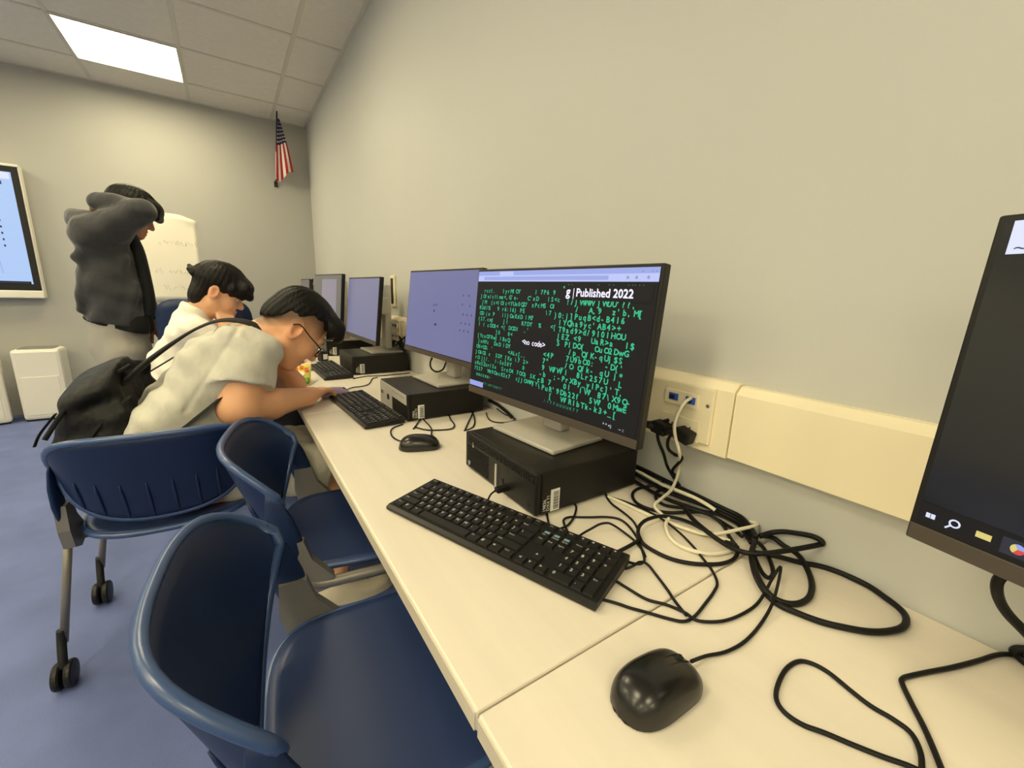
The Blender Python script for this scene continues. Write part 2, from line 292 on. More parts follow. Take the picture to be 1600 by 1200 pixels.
# ------------------------------------------------------------------ cable runs on the tables (metres)
CABLES = [  # points back-projected from image pixels, as were many object positions below
 ('thin black cord of the nearest mouse, looping back under the keyboard',0.0022,'black',[(0.218, -0.413, 0.683), (0.217, -0.444, 0.675), (0.208, -0.472, 0.674), (0.204, -0.509, 0.674), (0.209, -0.562, 0.674), (0.218, -0.611, 0.683), (0.243, -0.684, 0.691), (0.238, -0.647, 0.689), (0.234, -0.62, 0.679), (0.23, -0.586, 0.674), (0.232, -0.545, 0.674), (0.24, -0.513, 0.674), (0.257, -0.488, 0.674), (0.275, -0.486, 0.674), (0.298, -0.477, 0.674), (0.321, -0.461, 0.674), (0.354, -0.455, 0.674), (0.371, -0.451, 0.675), (0.39, -0.441, 0.675)]),
 ('thin black keyboard cord zigzagging beside the right end of the keyboard',0.0022,'black',[(0.371, -0.392, 0.675), (0.355, -0.405, 0.674), (0.339, -0.417, 0.674), (0.322, -0.427, 0.674), (0.303, -0.441, 0.674), (0.28, -0.457, 0.674), (0.266, -0.471, 0.674), (0.264, -0.492, 0.674), (0.271, -0.53, 0.674), (0.278, -0.561, 0.674), (0.287, -0.585, 0.674), (0.31, -0.607, 0.674), (0.335, -0.622, 0.674), (0.357, -0.635, 0.674), (0.387, -0.644, 0.679), (0.42, -0.655, 0.679), (0.455, -0.664, 0.677), (0.497, -0.668, 0.674), (0.54, -0.659, 0.674), (0.572, -0.644, 0.674)]),
 ('thin black cord arching from keyboard edge to the big coil',0.0022,'black',[(0.271, -0.482, 0.675), (0.296, -0.493, 0.674), (0.319, -0.505, 0.674), (0.346, -0.517, 0.674), (0.37, -0.524, 0.677), (0.377, -0.513, 0.681), (0.378, -0.499, 0.679), (0.383, -0.488, 0.675), (0.391, -0.469, 0.675)]),
 ('thin black cord running between the black computer and the keyboard back edge',0.0022,'black',[(0.526, -0.447, 0.683), (0.568, -0.475, 0.674), (0.598, -0.497, 0.674), (0.602, -0.508, 0.683), (0.607, -0.525, 0.685), (0.599, -0.549, 0.679), (0.578, -0.557, 0.674), (0.549, -0.527, 0.674), (0.53, -0.495, 0.674), (0.526, -0.472, 0.675), (0.521, -0.45, 0.677)]),
 ('thin black cord lying in a wide flat bow behind the keyboard',0.0022,'black',[(0.485, -0.464, 0.679), (0.514, -0.479, 0.674), (0.54, -0.492, 0.674), (0.548, -0.5, 0.675), (0.55, -0.515, 0.674), (0.54, -0.532, 0.674), (0.528, -0.552, 0.674), (0.515, -0.576, 0.674), (0.499, -0.593, 0.674), (0.481, -0.595, 0.674), (0.46, -0.588, 0.674), (0.437, -0.576, 0.674), (0.421, -0.565, 0.674), (0.4, -0.549, 0.674), (0.381, -0.53, 0.677), (0.373, -0.513, 0.681), (0.38, -0.505, 0.679), (0.397, -0.503, 0.675), (0.41, -0.499, 0.677)]),
 ('thin black cord arching high behind the number keys of the near keyboard',0.0022,'black',[(0.481, -0.468, 0.679), (0.49, -0.493, 0.677), (0.487, -0.512, 0.683), (0.483, -0.529, 0.689), (0.476, -0.542, 0.691), (0.469, -0.551, 0.687), (0.458, -0.561, 0.679), (0.441, -0.565, 0.674), (0.421, -0.56, 0.674), (0.403, -0.552, 0.674), (0.388, -0.541, 0.674)]),
 ('thin black cord drooping down the side of the black computer under the code monitor',0.0022,'black',[(0.596, -0.713, 0.746), (0.606, -0.707, 0.731), (0.612, -0.695, 0.711), (0.606, -0.676, 0.691), (0.591, -0.656, 0.679), (0.569, -0.639, 0.674), (0.543, -0.627, 0.674), (0.524, -0.624, 0.674), (0.5, -0.62, 0.674), (0.476, -0.613, 0.674), (0.455, -0.6, 0.674), (0.434, -0.582, 0.674)]),
 ('black power cable making the big oval coil right of the near keyboard',0.0034,'black',[(0.424, -0.468, 0.676), (0.419, -0.484, 0.676), (0.419, -0.523, 0.677), (0.421, -0.55, 0.677), (0.423, -0.565, 0.679), (0.437, -0.58, 0.683), (0.447, -0.598, 0.685), (0.453, -0.628, 0.685), (0.448, -0.666, 0.683), (0.429, -0.687, 0.681), (0.412, -0.704, 0.675), (0.378, -0.704, 0.675), (0.348, -0.706, 0.675), (0.327, -0.704, 0.675), (0.312, -0.689, 0.675), (0.305, -0.662, 0.675), (0.308, -0.637, 0.675), (0.319, -0.614, 0.675), (0.336, -0.591, 0.675), (0.358, -0.574, 0.675), (0.386, -0.566, 0.675), (0.413, -0.567, 0.675), (0.429, -0.574, 0.679)]),
 ('black power cable flung out in a long narrow loop against the grey wall',0.0044,'black',[(0.434, -0.714, 0.691), (0.404, -0.694, 0.691), (0.372, -0.68, 0.691), (0.342, -0.676, 0.687), (0.315, -0.674, 0.687), (0.289, -0.677, 0.691), (0.27, -0.698, 0.695), (0.254, -0.727, 0.699), (0.238, -0.761, 0.703), (0.228, -0.788, 0.707), (0.225, -0.809, 0.711), (0.229, -0.821, 0.715), (0.242, -0.822, 0.715), (0.262, -0.812, 0.709), (0.283, -0.793, 0.701), (0.299, -0.772, 0.693), (0.308, -0.752, 0.687)]),
 ('thick black cable sweeping out into the large oval loop on the table',0.0044,'black',[(0.294, -0.698, 0.683), (0.27, -0.724, 0.681), (0.242, -0.751, 0.676), (0.216, -0.771, 0.676), (0.189, -0.779, 0.676), (0.159, -0.779, 0.676), (0.134, -0.768, 0.676), (0.114, -0.756, 0.676), (0.103, -0.737, 0.676), (0.102, -0.711, 0.676), (0.111, -0.685, 0.676), (0.125, -0.663, 0.676), (0.144, -0.645, 0.676), (0.164, -0.63, 0.676), (0.188, -0.62, 0.676), (0.21, -0.614, 0.676), (0.23, -0.62, 0.676), (0.252, -0.636, 0.679), (0.272, -0.659, 0.683), (0.29, -0.688, 0.689), (0.302, -0.723, 0.691)]),
 ('black cable curled into the middle sized ring beside the large oval loop',0.0044,'black',[(0.311, -0.76, 0.685), (0.298, -0.784, 0.681), (0.279, -0.792, 0.676), (0.253, -0.772, 0.676), (0.23, -0.746, 0.676), (0.211, -0.716, 0.676), (0.199, -0.687, 0.676), (0.195, -0.663, 0.676), (0.198, -0.64, 0.676), (0.208, -0.626, 0.676), (0.222, -0.618, 0.679), (0.241, -0.625, 0.683), (0.264, -0.651, 0.683), (0.286, -0.681, 0.687)]),
 ('black cable making the small inner curl of the tangle',0.0034,'black',[(0.307, -0.739, 0.683), (0.289, -0.732, 0.679), (0.266, -0.707, 0.675), (0.252, -0.684, 0.675), (0.249, -0.666, 0.675), (0.259, -0.667, 0.675), (0.276, -0.685, 0.675), (0.291, -0.699, 0.681)]),
 ('topmost black cable of the bundle leaving the back of the computer',0.0044,'black',[(0.652, -0.804, 0.701), (0.588, -0.787, 0.7), (0.536, -0.778, 0.699), (0.495, -0.778, 0.697), (0.458, -0.788, 0.696), (0.425, -0.798, 0.695), (0.391, -0.798, 0.694), (0.359, -0.783, 0.693), (0.332, -0.763, 0.691), (0.309, -0.74, 0.69)]),
 ('second black cable of the bundle leaving the back of the computer',0.0044,'black',[(0.65, -0.796, 0.693), (0.587, -0.78, 0.692), (0.535, -0.771, 0.691), (0.494, -0.772, 0.69), (0.457, -0.781, 0.69), (0.424, -0.791, 0.689), (0.395, -0.799, 0.688), (0.362, -0.785, 0.687), (0.334, -0.765, 0.686), (0.31, -0.742, 0.685)]),
 ('third black cable of the bundle leaving the back of the computer',0.0044,'black',[(0.65, -0.785, 0.685), (0.588, -0.77, 0.684), (0.536, -0.762, 0.684), (0.495, -0.763, 0.683), (0.458, -0.772, 0.683), (0.425, -0.782, 0.682), (0.399, -0.797, 0.682), (0.364, -0.786, 0.681), (0.336, -0.765, 0.68), (0.313, -0.742, 0.68)]),
 ('lowest black cable of the bundle leaving the back of the computer',0.0044,'black',[(0.644, -0.761, 0.679), (0.583, -0.748, 0.679), (0.533, -0.741, 0.678), (0.492, -0.742, 0.678), (0.455, -0.751, 0.678), (0.423, -0.762, 0.677), (0.403, -0.786, 0.677), (0.365, -0.78, 0.677), (0.337, -0.758, 0.677), (0.313, -0.735, 0.677)]),
 ('black cable bent into a small hook left of the wall bundle',0.0034,'black',[(0.534, -0.788, 0.691), (0.551, -0.755, 0.681), (0.562, -0.729, 0.675), (0.551, -0.699, 0.675), (0.527, -0.678, 0.675), (0.504, -0.674, 0.675), (0.481, -0.682, 0.675), (0.459, -0.7, 0.675), (0.439, -0.723, 0.679), (0.418, -0.745, 0.683), (0.394, -0.749, 0.683), (0.375, -0.752, 0.675), (0.347, -0.724, 0.675), (0.311, -0.683, 0.687)]),
 ('black cable forming the inner small hook of the wall bundle',0.0034,'black',[(0.507, -0.784, 0.691), (0.522, -0.764, 0.683), (0.523, -0.742, 0.679), (0.506, -0.724, 0.675), (0.484, -0.719, 0.675), (0.46, -0.721, 0.681), (0.432, -0.732, 0.687), (0.404, -0.742, 0.687), (0.383, -0.761, 0.675), (0.351, -0.741, 0.683), (0.326, -0.727, 0.685)]),
 ('white network cable dropping from the blue wall jack into a coil on the table',0.0034,'white',[(0.464, -0.735, 0.909), (0.461, -0.71, 0.903), (0.468, -0.705, 0.882), (0.473, -0.705, 0.856), (0.47, -0.71, 0.828), (0.461, -0.715, 0.799), (0.496, -0.773, 0.746), (0.496, -0.771, 0.721), (0.489, -0.745, 0.701), (0.486, -0.71, 0.691), (0.483, -0.687, 0.687), (0.475, -0.678, 0.683), (0.459, -0.676, 0.679), (0.443, -0.674, 0.675), (0.421, -0.668, 0.677), (0.399, -0.675, 0.677), (0.373, -0.684, 0.679), (0.353, -0.702, 0.685), (0.337, -0.735, 0.691), (0.326, -0.761, 0.695), (0.328, -0.781, 0.693), (0.343, -0.792, 0.689)]),
 ('white cable coiled in a flat ring beneath the black coil',0.0036,'white',[(0.57, -0.642, 0.675), (0.537, -0.649, 0.675), (0.501, -0.653, 0.675), (0.469, -0.658, 0.675), (0.443, -0.668, 0.675), (0.418, -0.672, 0.676), (0.391, -0.683, 0.676), (0.365, -0.697, 0.676), (0.338, -0.708, 0.676), (0.323, -0.703, 0.676), (0.321, -0.678, 0.676), (0.328, -0.651, 0.676), (0.342, -0.632, 0.676), (0.365, -0.619, 0.676), (0.389, -0.619, 0.676), (0.412, -0.632, 0.677), (0.431, -0.653, 0.679), (0.438, -0.671, 0.681)]),
 ('grey white cable lying straight inside the bundle behind the computer',0.004,'white',[(0.624, -0.78, 0.691), (0.577, -0.774, 0.691), (0.522, -0.76, 0.695), (0.481, -0.753, 0.701), (0.443, -0.756, 0.701), (0.418, -0.763, 0.695), (0.402, -0.767, 0.689)]),
 ('black power cord curving down from the left plug of the wall outlet',0.0034,'black',[(0.51, -0.74, 0.851), (0.52, -0.73, 0.844), (0.524, -0.725, 0.827), (0.523, -0.73, 0.803), (0.511, -0.735, 0.778), (0.529, -0.792, 0.731), (0.508, -0.794, 0.711), (0.493, -0.794, 0.699)]),
 ('black power cord snaking down from the right plug of the wall outlet',0.0034,'black',[(0.472, -0.735, 0.846), (0.483, -0.725, 0.837), (0.496, -0.725, 0.816), (0.498, -0.73, 0.794), (0.485, -0.735, 0.784), (0.467, -0.735, 0.782), (0.516, -0.838, 0.726), (0.504, -0.82, 0.716), (0.505, -0.801, 0.706), (0.503, -0.777, 0.699)]),
 ('thin black cord in an open loop at the front right corner of the table',0.0026,'black',[(0.029, -0.478, 0.674), (0.034, -0.499, 0.674), (0.04, -0.521, 0.674), (0.051, -0.538, 0.674), (0.066, -0.541, 0.674), (0.085, -0.539, 0.674), (0.106, -0.543, 0.674), (0.127, -0.548, 0.674), (0.143, -0.545, 0.674), (0.153, -0.534, 0.674), (0.156, -0.509, 0.674), (0.151, -0.478, 0.674), (0.143, -0.458, 0.674), (0.131, -0.45, 0.674), (0.115, -0.452, 0.674), (0.099, -0.462, 0.674), (0.08, -0.472, 0.674), (0.059, -0.484, 0.674), (0.039, -0.497, 0.674), (0.018, -0.504, 0.674)]),
 ('black cord bent in a sharp corner below the right hand monitor',0.0028,'black',[(0.018, -0.504, 0.674), (0.028, -0.525, 0.674), (0.044, -0.555, 0.674), (0.061, -0.582, 0.674), (0.074, -0.604, 0.674), (0.076, -0.612, 0.675), (0.073, -0.625, 0.674), (0.063, -0.651, 0.674), (0.048, -0.688, 0.674), (0.033, -0.73, 0.674), (0.023, -0.761, 0.674), (0.013, -0.779, 0.674), (0.003, -0.784, 0.674), (-0.01, -0.783, 0.674)]),
 ('thick black cable hanging in a curve under the right hand monitor',0.0052,'black',[(0.011, -0.665, 0.838), (0.026, -0.665, 0.828), (0.033, -0.665, 0.818), (0.034, -0.665, 0.805), (0.03, -0.675, 0.786), (0.022, -0.685, 0.77), (0.011, -0.695, 0.756), (0.001, -0.705, 0.743)]),
 ('short black cable curl against the wall under the right hand monitor',0.0052,'black',[(0.001, -0.836, 0.691), (0.009, -0.821, 0.685), (0.011, -0.805, 0.679), (0.007, -0.787, 0.677), (-0.0, -0.772, 0.677), (-0.01, -0.772, 0.677)]),
 ('thin black mouse cord curling from the second mouse to the silver faced computer',0.0022,'black',[(1.083, -0.448, 0.683), (1.133, -0.473, 0.675), (1.176, -0.491, 0.674), (1.23, -0.5, 0.674), (1.275, -0.505, 0.674), (1.304, -0.512, 0.674), (1.212, -0.45, 0.674), (1.199, -0.441, 0.675)]),
 ('thin black cord looping in front of the second mouse',0.0022,'black',[(1.087, -0.375, 0.681), (1.125, -0.367, 0.674), (1.165, -0.363, 0.674), (1.212, -0.374, 0.674), (1.242, -0.394, 0.674), (1.256, -0.428, 0.675)]),
 ('thin black cord wandering across the table behind the second mouse',0.0022,'black',[(1.21, -0.454, 0.674), (1.17, -0.475, 0.674), (1.149, -0.514, 0.674), (1.146, -0.547, 0.674), (1.177, -0.571, 0.674), (1.239, -0.587, 0.674), (1.31, -0.615, 0.674), (1.355, -0.657, 0.681), (1.328, -0.685, 0.701), (1.306, -0.724, 0.716)]),
 ('thin black cord bent in a zigzag beside the silver faced computer',0.0022,'black',[(1.12, -0.581, 0.674), (1.179, -0.623, 0.674), (1.272, -0.688, 0.674), (1.342, -0.717, 0.679), (1.221, -0.668, 0.674), (1.146, -0.627, 0.674), (1.118, -0.598, 0.674), (1.111, -0.572, 0.674)]),
 ('thin black cord hooking round the near corner of the code monitor stand',0.0022,'black',[(1.249, -0.732, 0.674), (1.178, -0.701, 0.674), (1.136, -0.704, 0.674), (1.119, -0.736, 0.674), (1.135, -0.783, 0.674), (1.21, -0.842, 0.674), (1.258, -0.863, 0.681)]),
 ('flat black cable bridging down to the computer under the code monitor',0.006,'black',[(1.31, -0.781, 0.701), (1.248, -0.78, 0.699), (1.182, -0.771, 0.693), (1.134, -0.767, 0.683)]),
 ('thin dark cord leading to the mouse under the hand',0.0022,'black',[(1.756, -0.352, 0.683), (1.85, -0.408, 0.674), (1.857, -0.45, 0.674), (1.894, -0.493, 0.674), (1.999, -0.537, 0.674), (2.018, -0.567, 0.674)]),
 ('thin dark cord in front of the third computer',0.0022,'black',[(2.037, -0.457, 0.674), (2.054, -0.491, 0.674), (2.068, -0.534, 0.674), (2.051, -0.608, 0.674), (2.062, -0.744, 0.674)]),
 ('black cable looping in the air behind the blue desktop monitor',0.0035,'black',[(1.325, -0.558, 0.871), (1.393, -0.58, 0.841), (1.435, -0.604, 0.811), (1.476, -0.643, 0.791), (1.516, -0.685, 0.791), (1.49, -0.686, 0.821), (1.417, -0.661, 0.851)]),
 ('black cable rising in the knot below the far wall outlet',0.005,'black',[(2.363, -0.745, 0.835), (2.3, -0.745, 0.788), (2.19, -0.745, 0.829), (2.08, -0.745, 0.868)]),
 ('black cable dipping in the knot below the far wall outlet',0.005,'black',[(2.394, -0.745, 0.758), (2.274, -0.745, 0.827), (2.172, -0.745, 0.804), (2.092, -0.745, 0.83)]),
 ('black cable zigzagging in the knot below the far wall outlet',0.005,'black',[(2.411, -0.745, 0.823), (2.346, -0.745, 0.771), (2.229, -0.745, 0.852), (2.133, -0.745, 0.788)]),
 ('black cable crossing in the knot below the far wall outlet',0.005,'black',[(2.339, -0.745, 0.849), (2.233, -0.745, 0.81), (2.153, -0.745, 0.789), (2.109, -0.745, 0.855)]),
 ('dark cord tangle strand poking up above the farthest monitors',0.004,'black',[(4.783, -0.665, 1.14), (4.642, -0.665, 1.091), (4.475, -0.665, 1.115), (4.345, -0.665, 1.162), (4.459, -0.665, 1.068)]),
]
# ------------------------------------------------------------------ setting
def struct(name, mb, m, parent=None): 
    o = mb.build(name, m, parent); 
    if parent is None: o['kind'] = 'structure'
    return o
struct('floor', MB().box(((XF + XB) / 2, (YW + YL) / 2, -0.05), (XB - XF + 0.4, YL - YW + 0.4, 0.1)), 'floor')
struct('wall_right', MB().box(((XF + XB) / 2, YW - 0.05, H / 2), (XB - XF + 0.2, 0.1, H + 0.1)), 'wall')
struct('wall_back', MB().box((XB + 0.05, (YW + YL) / 2, H / 2), (0.1, YL - YW, H + 0.1)), 'wall_back')
struct('wall_left', MB().box(((XF + XB) / 2, YL + 0.05, H / 2), (XB - XF + 0.2, 0.1, H + 0.1)), 'wall')
struct('wall_front', MB().box((XF - 0.05, (YW + YL) / 2, H / 2), (0.1, YL - YW, H + 0.1)), 'wall')
ceil = struct('ceiling', MB().box(((XF + XB) / 2, (YW + YL) / 2, H + 0.09), (XB - XF + 0.2, YL - YW + 0.2, 0.06)), 'grid')
P_ = 0.61
xs = [3.88 + P_ * k for k in range(-12, 3)]; ys = [-0.487 + P_ * k for k in range(-1, 11)]
xe = [max(XF, min(XB, v)) for v in xs]; ye = [max(YW, min(YL, v)) for v in ys]
LIGHTS = [(4.185 - 1.83 * i, 0.428 + 1.83 * j + (0.61 if (i, j) == (2, 0) else 0)) for i in range(5) for j in range(3)]
tile_me = {}
for i in range(len(xs) - 1):
    for j in range(len(ys) - 1):
        x0, x1, y0, y1 = xe[i], xe[i + 1], ye[j], ye[j + 1]
        cx, cy = (xs[i] + xs[i + 1]) / 2, (ys[j] + ys[j + 1]) / 2
        if x1 - x0 < 0.02 or y1 - y0 < 0.02 or any(abs(cx - a) < 0.1 and abs(cy - b) < 0.1 for a, b in LIGHTS): continue
        k = (round(x1 - x0, 3), round(y1 - y0, 3))
        if k not in tile_me:
            tile_me[k] = MB().box((0, 0, 0), (k[0] - 0.02, k[1] - 0.02, 0.016), ch=0.003).mesh('tile'); tile_me[k].materials.append(M['tile'])
        link('ceiling_tile', tile_me[k], None, ceil, loc=((x0 + x1) / 2, (y0 + y1) / 2, H + 0.012))
for x in xs[1:-1]: MB().box((x, (YW + YL) / 2, H + 0.012), (0.024, YL - YW, 0.024)).build('grid_bar', 'grid', ceil)
for y in ys[1:-1]: MB().box(((XF + XB) / 2, y, H + 0.0125), (XB - XF, 0.024, 0.024)).build('grid_bar', 'grid', ceil)
MB().box(((XF + XB) / 2, YW + 0.011, H + 0.004), (XB - XF, 0.022, 0.012)).build('wall_angle', 'grid', ceil)
MB().box((XB - 0.011, (YW + YL) / 2, H + 0.004), (0.022, YL - YW, 0.012)).build('wall_angle', 'grid', ceil)

# ceiling lights: frame, two lit panels with a thin bar between
first = None
for (x, y) in LIGHTS:
    seen = x > 4
    t = thing('ceiling_light', ('lit square ceiling light above the standing person' if y < 1 else 'lit square ceiling light further along the far wall') if seen else 'lit square ceiling light further back in the room',
              'ceiling light', (x, y, H), 0, 'square ceiling lights')
    if first is None:
        fr = MB(); a = 0.29
        for sx in (-1, 1):
            fr.box((sx * (a + 0.006), 0, 0.005), (0.012, 0.604, 0.02)); fr.box((0, sx * (a + 0.006), 0.005), (0.604, 0.012, 0.02))
        fr.box((0, 0, 0.055), (0.60, 0.60, 0.01))
        first = (fr.mesh('frame'), MB().box((-0.19, 0, 0.02), (0.19, 0.575, 0.008)).mesh('panel'),
                 MB().box((0.098, 0, 0.022), (0.375, 0.575, 0.008)).mesh('panel2'), MB().box((-0.092, 0, 0.012), (0.006, 0.575, 0.014)).mesh('bar'))
        for me, m in zip(first, ('grid', 'lamp', 'lamp', 'taupe')): me.materials.append(M[m])
    for me, n in zip(first, ('frame', 'diffuser', 'diffuser', 'divider_bar')): link(n, me, None, t)

# ------------------------------------------------------------------ cream cable trunking along the wall
tr = thing('cable_trunking', 'cream plastic cable trunking running along the wall above the tables', 'trunking', (0, YW, 0))
def trunk_piece(x0, x1, d, z0=0.808, z1=0.944, bev=0.014):
    b = MB(); b.prism([(0, z0), (d, z0), (d, z1 - bev), (d - bev, z1), (0, z1)], x0, x1, 0); return b
for (a, b_) in ((-1.4, 0.388), (0.952, 1.90), (2.62, XB - 0.002)): trunk_piece(a, b_, 0.030).build('trunk_cover', 'cream', tr)
for (a, b_) in ((0.39, 0.95), (1.902, 2.618)): trunk_piece(a, b_, 0.034, 0.806, 0.947).build('device_cover', 'cream', tr)
def outlet(name, label, x):
    t = thing(name, label, 'wall outlet', (x, YW + 0.034, 0.877))
    MB().box((0, 0.004, 0), (0.20, 0.008, 0.112), ch=0.003).build('faceplate', 'cream2', t)
    MB().box((-0.034, 0.010, 0.025), (0.075, 0.006, 0.030), ch=0.002).build('jack_plate', 'cream2', t)
    for dx in (-0.056, -0.018):
        j = MB(); j.box((dx, 0.0135, 0.026), (0.02, 0.003, 0.014)); jo = j.build('data_jack', 'jackblue', t)
        MB().box((dx + 0.003, 0.0155, 0.0255), (0.011, 0.002, 0.008)).build('jack_hole', 'blackdeep', jo)
    for dx in (-0.09, 0.088): MB().lathe([(0.004, 0), (0.003, 0.002)], 10, Matrix.Translation((dx, 0.008, 0.022)) @ Matrix.Rotation(-math.pi / 2, 4, 'X')).build('screw', 'steel', t)
    so = MB().box((-0.036, 0.0095, -0.034), (0.085, 0.004, 0.045), ch=0.0015).build('socket', 'cream2', t)
    for dx in (-0.02, 0.02):
        for q in (-0.005, 0.005): MB().box((dx + q - 0.036, 0.012, -0.032), (0.002, 0.002, 0.009)).build('slot', 'blackdeep', so)
    return t
outlet('wall_outlet', 'cream wall outlet with two blue data jacks right of the code monitor', 0.522)
outlet('wall_outlet', 'cream wall outlet half hidden left of the blue desktop monitor', 2.30)
def plug(label, x, z, tilt):
    t = thing('power_plug', label, 'plug', (x, YW + 0.045, z)); t.rotation_euler = (0, tilt, 0)
    MB().box((0, 0.014, 0), (0.034, 0.028, 0.026), ch=0.004).build('plug_body', 'cable', t)
    MB().tube([(0.012, 0.018, 0), (0.028, 0.024, -0.002), (0.042, 0.028, -0.008)], [0.011, 0.008, 0.005], 10).build('cord_relief', 'cable', t, True)
plug('black power plug left of the white network cable in the wall outlet', 0.517, 0.834, -0.1)
plug('black power plug right of the white network cable in the wall outlet', 0.462, 0.834, -0.25)
pl = thing('wall_plate', 'narrow wall plate with a dark slot above the far trunking', 'wall plate', (2.39, YW, 1.085))
MB().box((0, 0.006, 0), (0.07, 0.012, 0.17), ch=0.003).build('plate', 'cream2', pl)
MB().box((0, 0.0135, 0), (0.03, 0.005, 0.14)).build('slot', 'black', pl)

# ------------------------------------------------------------------ tables
def table(x0, x1, label):
    yf = -0.175; d = yf - (YW + 0.004)
    t = thing('table', label, 'table', ((x0 + x1) / 2, yf - d / 2, 0)); L = x1 - x0 - 0.003
    b = MB().box((0, 0, ZD - 0.014), (L, d, 0.028), ch=0.003).build('tabletop', 'laminate', t)
    MB().box((0, d / 2 + 0.0008, ZD - 0.0145), (L - 0.004, 0.002, 0.024), ch=0.0008).build('edge_band', 'edge', t)
    for sx in (-1, 1):
        leg = MB().box((sx * (L / 2 - 0.09), -0.02, 0.33), (0.05, 0.06, 0.62), ch=0.006).build('leg', 'taupe', t)
        MB().box((sx * (L / 2 - 0.09), 0, 0.014), (0.05, d - 0.06, 0.026), ch=0.006).build('foot_bar', 'taupe', t)
        MB().box((sx * (L / 2 - 0.09), 0, ZD - 0.04), (0.04, d - 0.12, 0.022), ch=0.004).build('top_bracket', 'taupe', t)
    return t
TX = [-0.914, 0.306, 1.526, 2.746, 3.966]
TL = ['pale laminate table in the right foreground holding the nearest mouse', 'pale laminate table with the code monitor and the near keyboard',
      'pale laminate table in front of the bent over person', 'pale laminate table farthest along the wall']
for i in range(4): table(TX[i], TX[i + 1], TL[i])

# ------------------------------------------------------------------ computers
VS = []
def tower(label, x, y, face):
    """x = side nearest the camera, y = front face; local X runs away from the camera, local Y to the wall"""
    W, D_, Hh = 0.293, 0.285, 0.092
    t = thing('desktop_computer', label, 'computer', (x + W / 2, y - D_ / 2, ZD))
    MB().box((0, -0.006, Hh / 2 + 0.003), (W, D_ - 0.012, Hh - 0.004), ch=0.003).build('casing', 'black2', t)
    yf = D_ / 2
    fr = MB().box((0, yf - 0.006, Hh / 2 + 0.003), (W - 0.002, 0.014, Hh - 0.003), ch=0.004).build('front_panel', 'black', t)
    for sx in (-1, 1):
        for sy in (-1, 1): MB().box((sx * 0.12, sy * 0.11, 0.0025), (0.02, 0.02, 0.005)).build('rubber_foot', 'blackdeep', t)
    yo = yf + 0.0012
    if face == 'vents':
        v = MB()
        for r in range(3):
            for k in range(34):
                v.box((-W / 2 + 0.012 + k * 0.0079, yo, 0.086 - r * 0.0062), (0.0055, 0.003, 0.0042))
        tag(v.build('vent_strip', 'blackdeep', t), kind='stuff')
        v = MB()
        for r in range(13):
            for k in range(15): v.box((0.035 + k * 0.0068 + (r % 2) * 0.0034, yo, 0.012 + r * 0.0042), (0.004, 0.003, 0.0026))
        tag(v.build('vent_field', 'blackdeep', t), kind='stuff')
        MB().box((0.0, yo + 0.0005, 0.034), (0.006, 0.004, 0.054), ch=0.001).build('light_strip', 'silver', t)
        MB().box((-0.046, yo, 0.025), (0.013, 0.003, 0.006)).build('port', 'steel', t)
        MB().box((-0.028, yo, 0.030), (0.004, 0.003, 0.014)).build('port', 'blackdeep', t)
        MB().lathe([(0.0065, 0), (0.006, 0.002)], 16, Matrix.Translation((0.125, yf, 0.018)) @ Matrix.Rotation(-math.pi / 2, 4, 'X')).build('round_sticker', 'label', t)
        MB().lathe([(0.006, 0), (0.005, 0.002)], 16, Matrix.Translation((-0.122, yf, 0.02)) @ Matrix.Rotation(-math.pi / 2, 4, 'X')).build('emblem', 'blackdeep', t)
        u = MB().box((-0.046, yf + 0.014, 0.025), (0.016, 0.03, 0.010), ch=0.002)
        u.tube(spline([(-0.046, yf + 0.03, 0.025), (-0.05, yf + 0.044, 0.022), (-0.052, yf + 0.055, 0.008), (-0.052, yf + 0.065, 0.003)], 5), 0.002, 6)
        u.build('front_plug', 'cable', t)
        MB().box((0.105, yo, 0.07), (0.003, 0.003, 0.012)).build('power_button', 'silver', t)
    elif face == 'silver':
        m = MB(); m.box((0.075, yo, 0.047), (0.135, 0.004, 0.086), ch=0.0015); m.box((-0.065, yo, 0.073), (0.150, 0.004, 0.034), ch=0.0015)
        m.build('silver_faceplate', 'silver', t)
        MB().lathe([(0.011, 0), (0.0105, 0.002)], 20, Matrix.Translation((0.045, yo + 0.002, 0.045)) @ Matrix.Rotation(-math.pi / 2, 4, 'X')).build('round_emblem', 'blackdeep', t)
        MB().box((-0.06, yo + 0.001, 0.077), (0.13, 0.003, 0.002)).build('disc_slot', 'taupe', t)
        for k in range(2): MB().box((0.11 + 0.015 * k, yo + 0.002, 0.05), (0.006, 0.002, 0.012)).build('port', 'blackdeep', t)
    if face in ('vents', 'silver', 'plain', 'far'):
        xs_ = -W / 2 - 0.0006; y0 = yf - 0.046
        s = MB().box((xs_, y0, 0.031), (0.0012, 0.022, 0.046)).build('barcode_label', 'label', t)
        bc = MB(); z = 0.012
        while z < 0.05:
            hgt = random.choice((0.0007, 0.001, 0.0015)); bc.box((xs_ - 0.0007, y0 - 0.002, z), (0.0005, 0.013, hgt)); z += hgt + 0.0012
        tag(bc.build('barcode', 'inkblack', s), kind='stuff')
        tx = MB()
        for q, st in enumerate(('DX4 71', '19836')): text(tx, st, (xs_ - 0.0003, y0 + 0.014 + q * 0.009, 0.011), (0, 0, 1), (0, 1, 0), 0.0105)
        tag(tx.build('side_lettering', 'label', t), kind='stuff')
    return t
tower('black desktop computer with perforated front under the code monitor', 0.58, -0.455, 'vents')
tower('desktop computer with silver faceplate under the blue desktop monitor', 1.278, -0.452, 'silver')
tower('black desktop computer under the third monitor from the right, beside a dark keyboard', 2.128, -0.478, 'plain')
tower('farthest black desktop computer, partly behind the bent over head', 2.80, -0.480, 'far')

